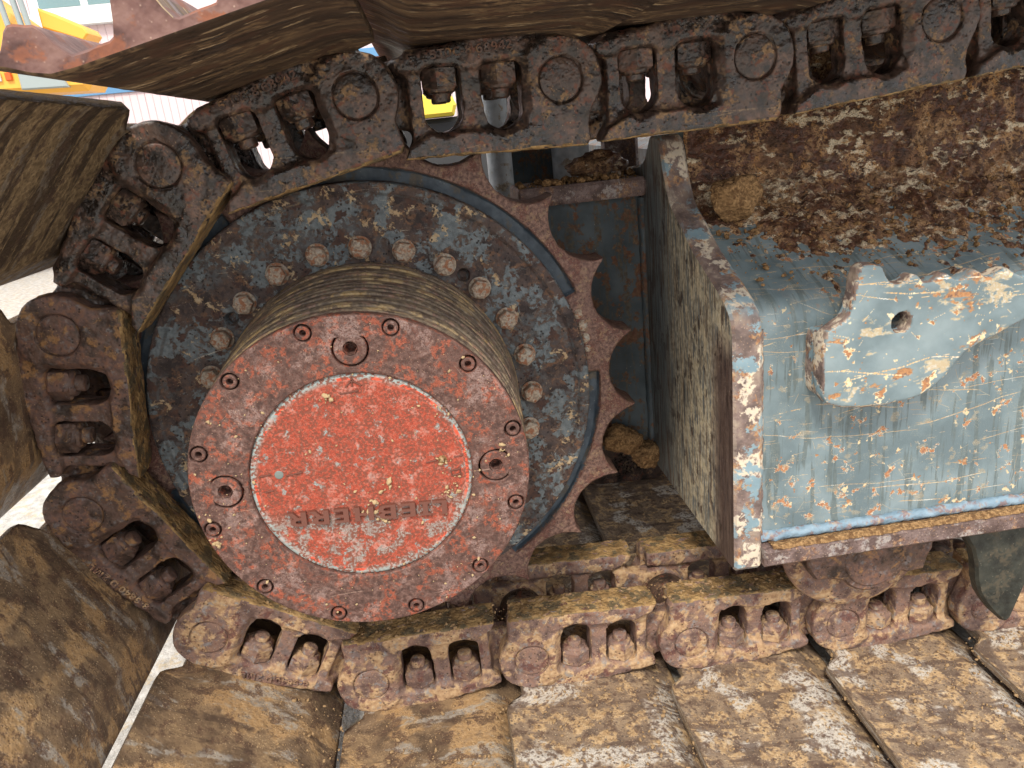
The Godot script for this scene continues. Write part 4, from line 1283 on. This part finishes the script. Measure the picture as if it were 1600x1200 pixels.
	# small cast marks: an arrow over a bar at the top, bars and a pip at each side
	var marks := [[0.0012, 0.0835, 0.0165, 0.0013, 0.06], [0.0025, 0.0920, 0.0105, 0.0014, 0.75], [0.0085, 0.0915, 0.0105, 0.0014, -0.65], [0.0050, 0.0930, 0.0090, 0.0013, 1.52], [0.0640, 0.0070, 0.0100, 0.0012, 0.1], [0.0890, 0.0085, 0.0080, 0.0012, 0.1], [0.0850, -0.0045, 0.0100, 0.0012, 0.1], [0.0850, -0.0095, 0.0100, 0.0012, 0.1], [0.0810, -0.0070, 0.0060, 0.0012, 1.6], [0.0890, -0.0070, 0.0060, 0.0012, 1.6], [-0.0600, 0.0128, 0.0150, 0.0012, 0.1], [-0.0860, 0.0150, 0.0110, 0.0012, 0.1], [-0.0850, -0.0010, 0.0080, 0.0012, 0.1]]
	for k in marks:
		part(disc, "cast_mark", box(-k[2] / 2, -k[3] / 2, 0, k[2] / 2, k[3] / 2, 0.0014, 0.0004).mesh(), M["letter_rust"], Transform3D(Basis(Vector3(0, 0, 1), k[4]), Vector3(k[0], k[1], 0.1422)))
	var pip := lathe([[0.0042, 0.0], [0.0040, 0.0006], [0.0032, 0.0010], [0.0, 0.0011]], 24).mesh()
	part(disc, "cast_pip", pip, plain("pip_grey", Color8(112, 120, 116), 0.6), Transform3D(Basis(), Vector3(-0.0738, 0.0138, 0.1421)))
	part(disc, "cast_pip", pip, M["mud"], Transform3D(Basis(), Vector3(0.0745, 0.0072, 0.1421)))

# ------------------------------------------------------------------ track frame
# outline of the frame seen along x: [z, y]
func deck_profile() -> Array:
	return [Vector2(0.080, -0.186), Vector2(0.080, -0.12), Vector2(0.080, -0.05), Vector2(0.080, 0.02), Vector2(0.080, 0.066), Vector2(0.0785, 0.080), Vector2(0.073, 0.0905), Vector2(0.064, 0.0975), Vector2(0.050, 0.104), Vector2(-0.015, 0.130), Vector2(-0.058, 0.152), Vector2(-0.100, 0.174), Vector2(-0.125, 0.196), Vector2(-0.145, 0.235), Vector2(-0.170, 0.36)]

func resample(p: Array, step: float) -> Array:
	var o := []
	for i in p.size() - 1:
		var n := maxi(1, int(p[i].distance_to(p[i + 1]) / step))
		for t in n:
			o.append(p[i].lerp(p[i + 1], t / float(n)))
	o.append(p[p.size() - 1])
	return o

func build_frame() -> void:
	var o := thing("track_beam", "blue grey track frame beam with scratched side, dirty sloping top and end plate", "track beam")
	var f := fn(FastNoiseLite.TYPE_SIMPLEX_SMOOTH, 12.0, 4, 91)
	var prof := resample(deck_profile(), 0.006)
	# side and deck sheet
	var pts := []
	for k in 150:
		var x := lerpf(0.398, 1.25, k / 149.0)
		var row := []
		for p in prof:
			row.append(Vector3(x, p.y + 0.0006 * f.get_noise_2d(x * 2.0, p.y * 3.0), p.x + 0.0008 * f.get_noise_2d(x, p.y * 2.0 + 7.0)))
		pts.append(row)
	var m := Mb.new()
	m.grid(pts, [])
	part(o, "side_sheet", m.mesh(Vector3(0, 0.3, 1)), M["frame_paint"])
	# end plate, thickness along x
	var ep := pv([0.094, -0.190, 0.094, 0.072, 0.091, 0.086, 0.083, 0.097, 0.070, 0.106, 0.049, 0.1155, 0.015, 0.129, -0.015, 0.141, -0.040, 0.154, -0.058, 0.166, -0.080, 0.177, -0.098, 0.188, -0.110, 0.204, -0.122, 0.226, -0.134, 0.253, -0.141, 0.260, -0.152, 0.263, -0.176, 0.262, -0.200, 0.236, -0.225, 0.226, -0.30, 0.220, -0.30, -0.200, 0.088, -0.196])
	var plate := prism(ep, -0.402, -0.3715, 0.0028)
	for i in plate.uv.size():
		if absf(plate.n[i].z) > 0.9:
			plate.uv[i] = Vector2((plate.v[i].x + 0.3) / 0.4, (0.265 - plate.v[i].y) / 0.47)
	var is_rim := func(_p: Vector3, nn: Vector3) -> bool:
		return absf(nn.z) < 0.85
	var e := part(o, "end_plate", plate.mesh(Vector3.ZERO, is_rim), M["end_plate_streaks"], Transform3D(Basis(Vector3(0, 0, 1), Vector3(0, 1, 0), Vector3(-1, 0, 0)), Vector3.ZERO))
	e.set_surface_override_material(1, M["painted_edge"])
	# bottom flange
	part(o, "bottom_flange", box(0.4025, -0.1895, -0.05, 1.25, -0.1685, 0.1020, 0.003).mesh(), M["frame_edge"])
	var path := []
	for i in 160:
		path.append(Vector3(0.404 + i * 0.0053, -0.1625 + 0.0006 * sin(i * 1.3), 0.0815))
	part(o, "weld_bead", rope(path, 0.0062, 12, 0.35, 3).mesh(), M["blue_weld"])
	path = []
	for i in 60:
		path.append(Vector3(0.4035, -0.162 + i * 0.0040, 0.0815))
	part(o, "weld_bead", rope(path, 0.0042, 10, 0.4, 4).mesh(), M["painted_edge"])
	# mount plate behind the sprocket, with its top ledge
	part(o, "mount_plate", prism(pv([0.02, 0.190, 0.372, 0.190, 0.372, -0.210, 0.355, -0.205, 0.338, -0.190, 0.322, -0.176, 0.300, -0.172, 0.02, -0.172]), -0.245, -0.222, 0.003).mesh(), M["recess_paint"])
	var ledge := prism(pv([-0.300, 0.189, -0.199, 0.189, -0.196, 0.193, -0.196, 0.209, -0.199, 0.213, -0.300, 0.213]), -0.3715, -0.205, 0.003)
	part(o, "ledge", ledge.mesh(), M["frame_edge"], Transform3D(Basis(Vector3(0, 0, 1), Vector3(0, 1, 0), Vector3(-1, 0, 0)), Vector3.ZERO))
	path = []
	for i in 40:
		path.append(Vector3(0.3715, 0.185 - i * 0.0098, -0.221))
	part(o, "weld_bead", rope(path, 0.007, 10, 0.35, 6).mesh(), M["recess_paint"])
	# lug
	var lug := pv([0.4555, 0.0740, 0.4650, 0.0795, 0.4735, 0.0840, 0.4785, 0.0935, 0.4815, 0.1080, 0.4825, 0.1220, 0.4855, 0.1315, 0.4920, 0.1355, 0.5020, 0.1345, 0.5080, 0.1312, 0.5125, 0.1215, 0.5170, 0.1152, 0.5230, 0.1124, 0.5300, 0.1141, 0.5390, 0.1205, 0.5440, 0.1188, 0.5500, 0.1125, 0.5560, 0.1109, 0.5640, 0.1144, 0.5710, 0.1180, 0.5770, 0.1150, 0.5830, 0.1105, 0.5900, 0.1093, 0.5960, 0.1134, 0.6010, 0.1178, 0.6070, 0.1146, 0.6120, 0.1095, 0.6190, 0.1084, 0.6270, 0.1124, 0.6340, 0.1159, 0.6420, 0.1102, 0.6520, 0.1045, 0.6640, 0.1081, 0.6760, 0.1058, 0.7000, 0.0980, 0.7000, 0.0780, 0.6570, 0.0600, 0.6440, 0.0545, 0.6310, 0.0490, 0.6140, 0.0420, 0.5990, 0.0345, 0.5910, 0.0255, 0.5830, 0.0150, 0.5750, 0.0070, 0.5650, -0.0005, 0.5540, -0.0055, 0.5420, -0.0085, 0.5200, -0.0100, 0.4950, -0.0095, 0.4720, -0.0060, 0.4580, 0.0000, 0.4530, 0.0080, 0.4520, 0.0300, 0.4522, 0.0600])
	var hole := Vector2(0.5300, 0.0745)
	var h := 0.0022
	var org := Vector3(0.440, -0.020, 0.060)
	var nx := 124
	var ny := 76
	var nz := 31
	var F := PackedFloat32Array()
	F.resize(nx * ny * nz)
	var fq := fn(FastNoiseLite.TYPE_SIMPLEX_SMOOTH, 50.0, 4, 14)
	for j in ny:
		for i in nx:
			var x := org.x + i * h
			var y := org.y + j * h
			var d2 := sd_poly(x, y, lug)
			var low := maxf(d2 + 0.001, y - 0.070 + 0.25 * maxf(0.0, x - 0.56))
			var dh := Vector2(x, y).distance_to(hole) - 0.0104
			for k in nz:
				var z := org.z + k * h
				var d := ext(d2, z, 0.0985, 0.1195, 0.0035)
				d = smin(d, ext(low, z, 0.070, 0.110, 0.002), 0.004)
				d = maxf(d, -dh)
				d = maxf(d, x - 0.705)
				F[k * nx * ny + j * nx + i] = d + 0.0009 * fq.get_noise_3d(x, y, z)
	var lm := nets(nx, ny, nz, org, h, F)
	var rim := func(_p: Vector3, nn: Vector3) -> bool:
		return nn.z < 0.62
	var lg := part(o, "lifting_lug", lm.mesh(Vector3.ZERO, rim), M["lug_paint"])
	lg.set_surface_override_material(1, M["painted_edge"])

func profile_at(p: Array, z: float) -> float:
	for i in p.size() - 1:
		if (z <= p[i].x and z >= p[i + 1].x) and p[i].x - p[i + 1].x > 0.0001:
			return lerpf(p[i].y, p[i + 1].y, (p[i].x - z) / (p[i].x - p[i + 1].x))
	return p[p.size() - 1].y

func build_dirt() -> void:
	var prof := resample([Vector2(0.076, 0.085), Vector2(0.064, 0.0975), Vector2(0.050, 0.104), Vector2(-0.015, 0.130), Vector2(-0.058, 0.152), Vector2(-0.100, 0.174), Vector2(-0.125, 0.196), Vector2(-0.145, 0.235), Vector2(-0.168, 0.345)], 0.0024)
	var f := fn(FastNoiseLite.TYPE_SIMPLEX_SMOOTH, 14.0, 5, 71, 0.0, 0.62)
	var g := fn(FastNoiseLite.TYPE_SIMPLEX_SMOOTH, 70.0, 3, 72)
	var pts := []
	for k in 300:
		var x := lerpf(0.404, 1.20, k / 299.0)
		var row := []
		for i in prof.size():
			var p: Vector2 = prof[i]
			var t := (prof[mini(i + 1, prof.size() - 1)] as Vector2) - (prof[maxi(i - 1, 0)] as Vector2)
			var nn := Vector2(t.y, -t.x).normalized()
			var s := i / float(prof.size() - 1)
			var bias := -0.0024 + 0.0058 * smoothstep(0.04, 0.46, s) + 0.006 * smoothstep(0.5, 0.7, s)
			# the paint stays bare beside the end plate
			bias -= 0.006 * smoothstep(0.50, 0.40, x) * smoothstep(0.5, 0.25, s)
			var hgt := bias + 0.0050 * f.get_noise_2d(x, s * 0.28) + 0.0034 * g.get_noise_2d(x, s * 0.28)
			hgt = clampf(hgt, -0.003, 0.016)
			row.append(Vector3(x, p.y + nn.y * hgt, p.x + nn.x * hgt))
		pts.append(row)
	var m := Mb.new()
	m.grid(pts, [])
	solo("dirt", m.mesh(Vector3(0, 1, 0.4)), M["deck_dirt"], "stuff")
	# clod against the end plate
	var c := solo("mud_clod", lump(Vector3(0.0275, 0.0265, 0.024), 40, 0.20, 56, 40).mesh(), M["mud"])
	c.position = Vector3(0.440, 0.188, -0.070)
	tag(c, "ochre clod of dried mud lying on the frame against its end plate", "mud clod")
	var b := solo("mud_clod", lump(Vector3(0.040, 0.020, 0.03), 47, 0.3, 40, 28).mesh(), M["deck_dirt"])
	b.position = Vector3(0.318, 0.226, -0.262)
	tag(b, "dark brown heap of mud on the ledge below the top chain", "mud clod")
	var b2 := solo("mud_clod", lump(Vector3(0.026, 0.020, 0.022), 48, 0.35, 40, 28).mesh(), M["mud"])
	b2.position = Vector3(0.322, -0.150, -0.205)
	tag(b2, "ochre mud packed in the corner behind the right hand sprocket teeth", "mud clod")
	var b3 := solo("mud_clod", lump(Vector3(0.022, 0.020, 0.022), 49, 0.35, 40, 28).mesh(), M["mud"])
	b3.position = Vector3(0.356, -0.180, -0.205)
	tag(b3, "small mud clod at the foot of the end plate's inner edge", "mud clod")
	var ln := solo("hex_nut", prism(ngon(0.0075, 6), 0.0, 0.0085, 0.0008).mesh(), M["bolt_rust"])
	ln.transform = Transform3D(Basis(Vector3(1, 0, 0), -PI / 2) * Basis(Vector3(0, 0, 1), 0.4), Vector3(0.338, 0.213, -0.222))
	tag(ln, "small pale loose nut lying on the ledge by the dark mud heap", "nut")
	# pale strip of mud along the bottom flange
	var strip := []
	var fs := fn(FastNoiseLite.TYPE_SIMPLEX_SMOOTH, 30.0, 4, 73)
	for k in 220:
		var x := lerpf(0.412, 1.2, k / 219.0)
		var row := []
		for i in 8:
			var s := i / 7.0
			row.append(Vector3(x, -0.1686 + 0.0032 * sin(PI * s) + 0.0012 * fs.get_noise_2d(x, s * 0.05), lerpf(0.084, 0.1015 + 0.002 * fs.get_noise_1d(x * 3.0), s)))
		strip.append(row)
	m = Mb.new()
	m.grid(strip, [])
	solo("dirt", m.mesh(Vector3(0, 1, 0.2)), M["mud"], "stuff")
	# crumbs: on the deck, on the ledge, on shoes and stuck to the cover
	var rng := RandomNumberGenerator.new()
	rng.seed = 12
	var places := []
	var dp := deck_profile()
	for i in 850:
		var x := rng.randf_range(0.41, 0.9)
		var z := 0.05 - 0.16 * pow(rng.randf(), 0.8)
		var r := 0.0008 + 0.0030 * pow(rng.randf(), 6.0)
		places.append([Vector3(x, profile_at(dp, z) + 0.004 + r * 0.3, z), r])
	for i in 130:
		var r := 0.0012 + 0.005 * pow(rng.randf(), 3.0)
		places.append([Vector3(rng.randf_range(0.21, 0.365), 0.213 + r * 0.6, rng.randf_range(-0.27, -0.199)), r])
	crumbs("mud_crumbs", places, M["mud"], 13)
	places = []
	for i in 3600:
		# crumbs on the bottom run: on the shoes and along the tops of the rails
		var x := rng.randf_range(-0.16, 0.80)
		var on_rail := rng.randf() < 0.22
		var z := rng.randf_range(-0.044, -0.002) if on_rail else rng.randf_range(0.004, 0.30)
		var k := 4 + clampi(int((x + 0.2296 + 0.02) / 0.2), 0, 5)
		var pa: Vector2 = chain_pins[k]
		var pb: Vector2 = chain_pins[k + 1]
		var u := (x - pa.x) / (pb.x - pa.x)
		var cy := lerpf(pa.y, pb.y, u)
		var tilt := (pb - pa).normalized().x
		var r := 0.0006 + 0.0022 * pow(rng.randf(), 5.0)
		places.append([Vector3(x, cy + (0.0630 if on_rail else -0.0415) / tilt + r * 0.2, z), r])
	crumbs("mud_crumbs", places, plain("dull_mud", Color8(150, 122, 88), 0.95), 15)
	places = []
	var spots := [Vector3(0.0023, -0.0347, 3), Vector3(0.0127, -0.0444, 5), Vector3(0.0067, -0.0253, 2), Vector3(0.0753, -0.026, 3), Vector3(0.0816, -0.0237, 3), Vector3(0.0735, 0.0071, 3), Vector3(0.0207, -0.011, 2), Vector3(-0.1449, -0.0166, 1), Vector3(-0.1202, 0.0747, 1), Vector3(-0.0246, 0.0806, 2), Vector3(0.0799, 0.0568, 3), Vector3(-0.141, -0.0441, 3), Vector3(0.13, 0.01, 2)]
	for s in spots:
		for i in int(s.z) * 3:
			var r := 0.0008 + 0.0028 * pow(rng.randf(), 3.0)
			places.append([Vector3(s.x + rng.randfn(0, 0.004), s.y + rng.randfn(0, 0.003), 0.1436 + (0.0018 if Vector2(s.x, s.y).length() > 0.102 else 0.0)), r])
	for i in 150:
		var a := rng.randf() * TAU
		var rad := 0.152 * sqrt(rng.randf())
		places.append([Vector3(cos(a) * rad, sin(a) * rad, 0.1427 if rad < 0.1 else 0.1455), 0.0006 + 0.0012 * pow(rng.randf(), 3.0)])
	crumbs("mud_crumbs", places, plain("pale_mud", Color8(172, 148, 112), 0.95), 14)

func crumbs(called: String, places: Array, mt: Material, sd: int) -> void:
	var mm := MultiMesh.new()
	mm.transform_format = MultiMesh.TRANSFORM_3D
	mm.mesh = lump(Vector3(1.15, 0.55, 0.85), sd, 0.55, 10, 7).mesh()
	mm.instance_count = places.size()
	var rng := RandomNumberGenerator.new()
	rng.seed = sd
	for i in places.size():
		var b := Basis.from_euler(Vector3(rng.randf() * TAU, rng.randf() * TAU, rng.randf() * TAU)).scaled(Vector3.ONE * places[i][1])
		mm.set_instance_transform(i, Transform3D(b, places[i][0]))
	var o := MultiMeshInstance3D.new()
	o.name = numbered(called)
	o.multimesh = mm
	o.material_override = mt
	add_child(o)
	o.set_meta("kind", "stuff")

# ------------------------------------------------------------------ roller and guard under the frame
func build_roller() -> void:
	var o := thing("track_roller", "rusty track roller with round axle end, hung under the frame's bottom flange", "track roller")
	var c := Vector2(0.5570, -0.2340)
	var br := pv([0.470, -0.1905, 0.632, -0.1905, 0.631, -0.232, 0.626, -0.240, 0.622, -0.258, 0.600, -0.2600])
	for i in 9:
		var a := lerpf(-0.55, -2.55, i / 8.0)
		br.append(c + Vector2(cos(a), sin(a)) * 0.0435)
	br.append_array(pv([0.508, -0.254, 0.486, -0.2515, 0.478, -0.238]))
	part(o, "bracket", prism(br, 0.026, 0.052, 0.003).mesh(), M["link_mid"])
	part(o, "axle_end", lathe([[0.0, 0.0490], [0.0016, 0.0490], [0.0030, 0.0535], [0.0330, 0.0540], [0.0348, 0.0532], [0.0355, 0.0515], [0.0355, 0.02]], 48).mesh(), M["link_mid"], Transform3D(Basis(), Vector3(c.x, c.y, 0)))
	var fl := lathe([[0.0, 0.020], [0.05, 0.020], [0.080, 0.0165], [0.0895, 0.012], [0.0925, 0.008], [0.0925, 0.002], [0.0885, -0.0005], [0.0665, -0.003], [0.0655, -0.05], [0.0620, -0.054], [0.0620, -0.112], [0.0655, -0.116], [0.0665, -0.162], [0.0885, -0.165], [0.0925, -0.168], [0.0925, -0.176], [0.06, -0.185], [0.0, -0.185]], 72)
	part(o, "roller_body", fl.mesh(), M["link_dusty"], Transform3D(Basis(), Vector3(c.x, c.y + 0.002, 0)))
	part(o, "bracket", prism(br, -0.222, -0.196, 0.003).mesh(), M["link_dark"])
	var g := prism(pv([0.644, -0.1900, 0.652, -0.205, 0.664, -0.225, 0.6695, -0.245, 0.6725, -0.268, 0.678, -0.287, 0.688, -0.304, 0.700, -0.320, 0.7105, -0.331, 0.717, -0.334, 0.7225, -0.329, 0.728, -0.312, 0.736, -0.286, 0.748, -0.255, 0.762, -0.232, 0.785, -0.1900]), 0.058, 0.075, 0.003)
	var gd := part(thing("chain_guard", "dark pointed chain guard plate hanging from the frame at the right edge", "chain guard"), "guard_plate", g.mesh(), M["guard_black"])
	gd.position = Vector3.ZERO

# ------------------------------------------------------------------ what shows behind
func build_background() -> void:
	var gnd := MeshInstance3D.new()
	gnd.name = "ground"
	var pm := PlaneMesh.new()
	pm.size = Vector2(300, 300)
	gnd.mesh = pm
	gnd.position = Vector3(0, -0.44, 0)
	gnd.material_override = M["concrete"]
	gnd.set_meta("kind", "structure")
	add_child(gnd)
	# pink building
	var b := thing("building", "pink clad building with white framed window and blue band, far behind the track", "building", "", Vector3(0, -0.45, -9.0))
	var panels := []
	for v in 2:
		var mm := Mb.new()
		for r in 6:
			mm.join(box(0.001 + r * 0.083, 0, 0, 0.082 + r * 0.083, 5.6, 0.007, 0.003))
		panels.append(mm)
	var whole := Mb.new()
	for i in 26:
		if i != 11 and i != 12 and i != 13:
			whole.join(panels[0], Transform3D(Basis(), Vector3(-9.0 + i * 0.5, 0, 0)))
	for i in [11, 12, 13]:
		for r in 6:
			whole.join(box(-9.0 + i * 0.5 + 0.001 + r * 0.083, 0, 0, -9.0 + i * 0.5 + 0.082 + r * 0.083, 2.30, 0.007, 0.003))
			whole.join(box(-9.0 + i * 0.5 + 0.001 + r * 0.083, 3.75, 0, -9.0 + i * 0.5 + 0.082 + r * 0.083, 5.6, 0.007, 0.003))
	part(b, "wall", box(-9.0, 0, -4.0, 4.0, 5.6, -0.002, 0.01).mesh(), M["siding_pink"])
	part(b, "cladding", whole.mesh(), M["siding_pink"]).set_meta("kind", "stuff")
	part(b, "band", box(-9.0, 1.52, 0.019, 4.0, 1.74, 0.035, 0.004).mesh(), M["band_blue"])
	var w := part(b, "window", prism(pv([-3.95, 2.30, -2.50, 2.30, -2.50, 3.72, -3.95, 3.72]), 0.0, 0.03, 0.004).mesh(), M["window_white"])
	part(w, "sill", box(-4.0, 2.24, 0.0, -2.44, 2.38, 0.10, 0.006).mesh(), M["window_white"])
	part(w, "pane", box(-3.36, 2.44, 0.02, -2.60, 3.64, 0.036, 0.002).mesh(), M["window_glass"])
	part(w, "pane", box(-3.88, 2.44, 0.02, -3.44, 3.64, 0.036, 0.002).mesh(), M["window_glass"])
	# yellow excavator standing farther back
	var y := thing("excavator", "yellow excavator upper body with cab rails, parked in the yard at upper left", "excavator", "", Vector3(0, -0.46, -5.0))
	part(y, "body", prism(pv([-5.2, 1.36, -2.62, 1.27, -2.10, 1.25, -2.06, 1.30, -2.06, 1.46, -2.20, 1.56, -2.34, 1.64, -2.62, 1.90, -2.70, 3.2, -5.2, 3.2]), -0.35, 0.0, 0.04).mesh(), M["truck_yellow"])
	part(y, "bumper", prism(pv([-2.50, 1.29, -2.20, 1.28, -2.22, 1.33, -2.36, 1.38, -2.42, 1.42, -2.50, 1.42]), -0.5, 0.03, 0.008).mesh(), M["truck_grey"])
	part(y, "hood", prism(pv([-2.30, 1.66, -2.06, 1.56, -2.02, 1.60, -2.04, 1.64, -2.30, 1.78]), -0.3, -0.05, 0.01).mesh(), M["truck_yellow"])
	part(y, "indicator", box(-2.585, 1.355, 0.0, -2.545, 1.405, 0.02, 0.004).mesh(), M["lamp_orange"])
	part(y, "marker_lamp", box(-2.66, 1.355, 0.0, -2.615, 1.41, 0.02, 0.004).mesh(), M["lamp_clear"])
	for rx in [-2.46, -2.38, -2.335]:
		var rp := []
		for i in 8:
			rp.append(Vector3(rx - 0.012 * i, 1.66 + i * 0.16, 0.05))
		part(y, "grab_rail", rope(rp, 0.018, 10).mesh(), M["truck_grey"])
	part(y, "undercarriage", box(-5.0, 0.0, -2.0, -3.2, 1.0, 0.1, 0.15).mesh(), M["dark_rubber"])
	part(y, "slew_ring", box(-4.6, 0.9, -1.2, -3.4, 1.42, -0.1, 0.05).mesh(), M["dark_rubber"])
	# second yellow machine seen through the chain's windows
	var z := thing("loader", "yellow loader seen in slivers through the top chain's openings", "loader", "", Vector3(0.6, -0.46, -4.2))
	part(z, "body", prism(pv([-0.54, 0.84, -0.30, 0.84, -0.28, 0.90, -0.31, 0.97, -0.46, 0.99, -0.54, 0.93]), -0.4, 0.0, 0.02).mesh(), M["machine_yellow"])
	part(z, "cab", prism(pv([-0.27, 0.84, 0.70, 0.84, 0.66, 1.70, -0.20, 1.70]), -0.9, -0.1, 0.03).mesh(), M["lamp_clear"])
	part(z, "boom", prism(pv([-1.0, 0.74, -0.56, 0.82, -0.56, 0.90, -1.0, 0.86]), -0.5, -0.2, 0.02).mesh(), M["machine_yellow"])
	part(z, "chassis", box(-0.70, 0.30, -1.1, 0.78, 0.835, -0.1, 0.03).mesh(), M["dark_rubber"])
	for wx in [-0.35, 0.45]:
		part(z, "wheel", lathe([[0.0, -0.16], [0.16, -0.16], [0.33, -0.14], [0.37, -0.10], [0.37, 0.10], [0.33, 0.14], [0.16, 0.16], [0.0, 0.12]], 36).mesh(), M["dark_rubber"], Transform3D(Basis(), Vector3(wx, 0.37, 0.12)))
	# parts of this machine between its two tracks
	var pairs := [[Vector3(0.222, 0, -0.60), 0.022, "bright steel cylinder standing behind the ledge, leftmost of the upright parts", "steel cylinder"], [Vector3(0.352, 0, -0.62), 0.034, "grey steel cylinder standing behind the ledge, beside the pale post", "steel cylinder"]]
	for p in pairs:
		var s := thing("steel_cylinder", p[2], p[3], "", p[0])
		part(s, "barrel", lathe([[0.0, 0.14], [p[1], 0.14], [p[1], 0.62], [0.0, 0.62]], 40).mesh(), M["dirty_steel"], Transform3D(Basis(Vector3(1, 0, 0), -PI / 2), Vector3.ZERO))
		part(s, "collar", lathe([[p[1] * 1.05, 0.37], [p[1] * 1.16, 0.375], [p[1] * 1.16, 0.405], [p[1] * 1.12, 0.41], [p[1] * 0.9, 0.41]], 40).mesh(), M["dirty_steel"], Transform3D(Basis(Vector3(1, 0, 0), -PI / 2), Vector3.ZERO))
	var bx := thing("valve_box", "dark grey valve box between the two steel cylinders behind the ledge", "valve box", "", Vector3(0.28, 0, -0.68))
	part(bx, "housing", box(-0.045, 0.14, -0.06, 0.045, 0.45, 0.06, 0.008).mesh(), M["recess_paint"])
	part(bx, "hose_cap", lathe([[0.0, 0.02], [0.010, 0.02], [0.012, 0.016], [0.012, 0.0]], 20).mesh(), M["hose_blue"], Transform3D(Basis(), Vector3(-0.015, 0.262, 0.06)))
	var ps := thing("post", "pale scuffed upright plate behind the ledge, next to the end plate's tip", "post", "", Vector3(0.435, 0, -0.60))
	part(ps, "plate", box(-0.028, 0.14, -0.02, 0.032, 0.55, 0.02, 0.006).mesh(), M["frame_edge"])
	# centre frame of the machine
	var cf := thing("undercarriage", "dark steel centre frame of the machine in the shade behind the track frame", "undercarriage", "", Vector3(0, -0.475, 0))
	part(cf, "beam", prism(pv([0.50, 0.16, 2.4, 0.16, 2.4, 0.76, 0.66, 0.76, 0.50, 0.70]), -1.5, -0.52, 0.02).mesh(), M["recess_paint"])
	part(cf, "cross_beam", box(0.02, 0.04, -0.95, 0.52, 0.615, -0.56, 0.02).mesh(), M["link_dark"])
	part(cf, "foot", box(0.9, 0.0, -1.3, 2.2, 0.17, -0.7, 0.02).mesh(), M["recess_paint"])

func _ready() -> void:
	setup_view()
	make_bank()
	make_materials()
	finish_materials()
	build_background()
	build_frame()
	build_chain()
	build_sprocket()
	build_roller()
	build_dirt()
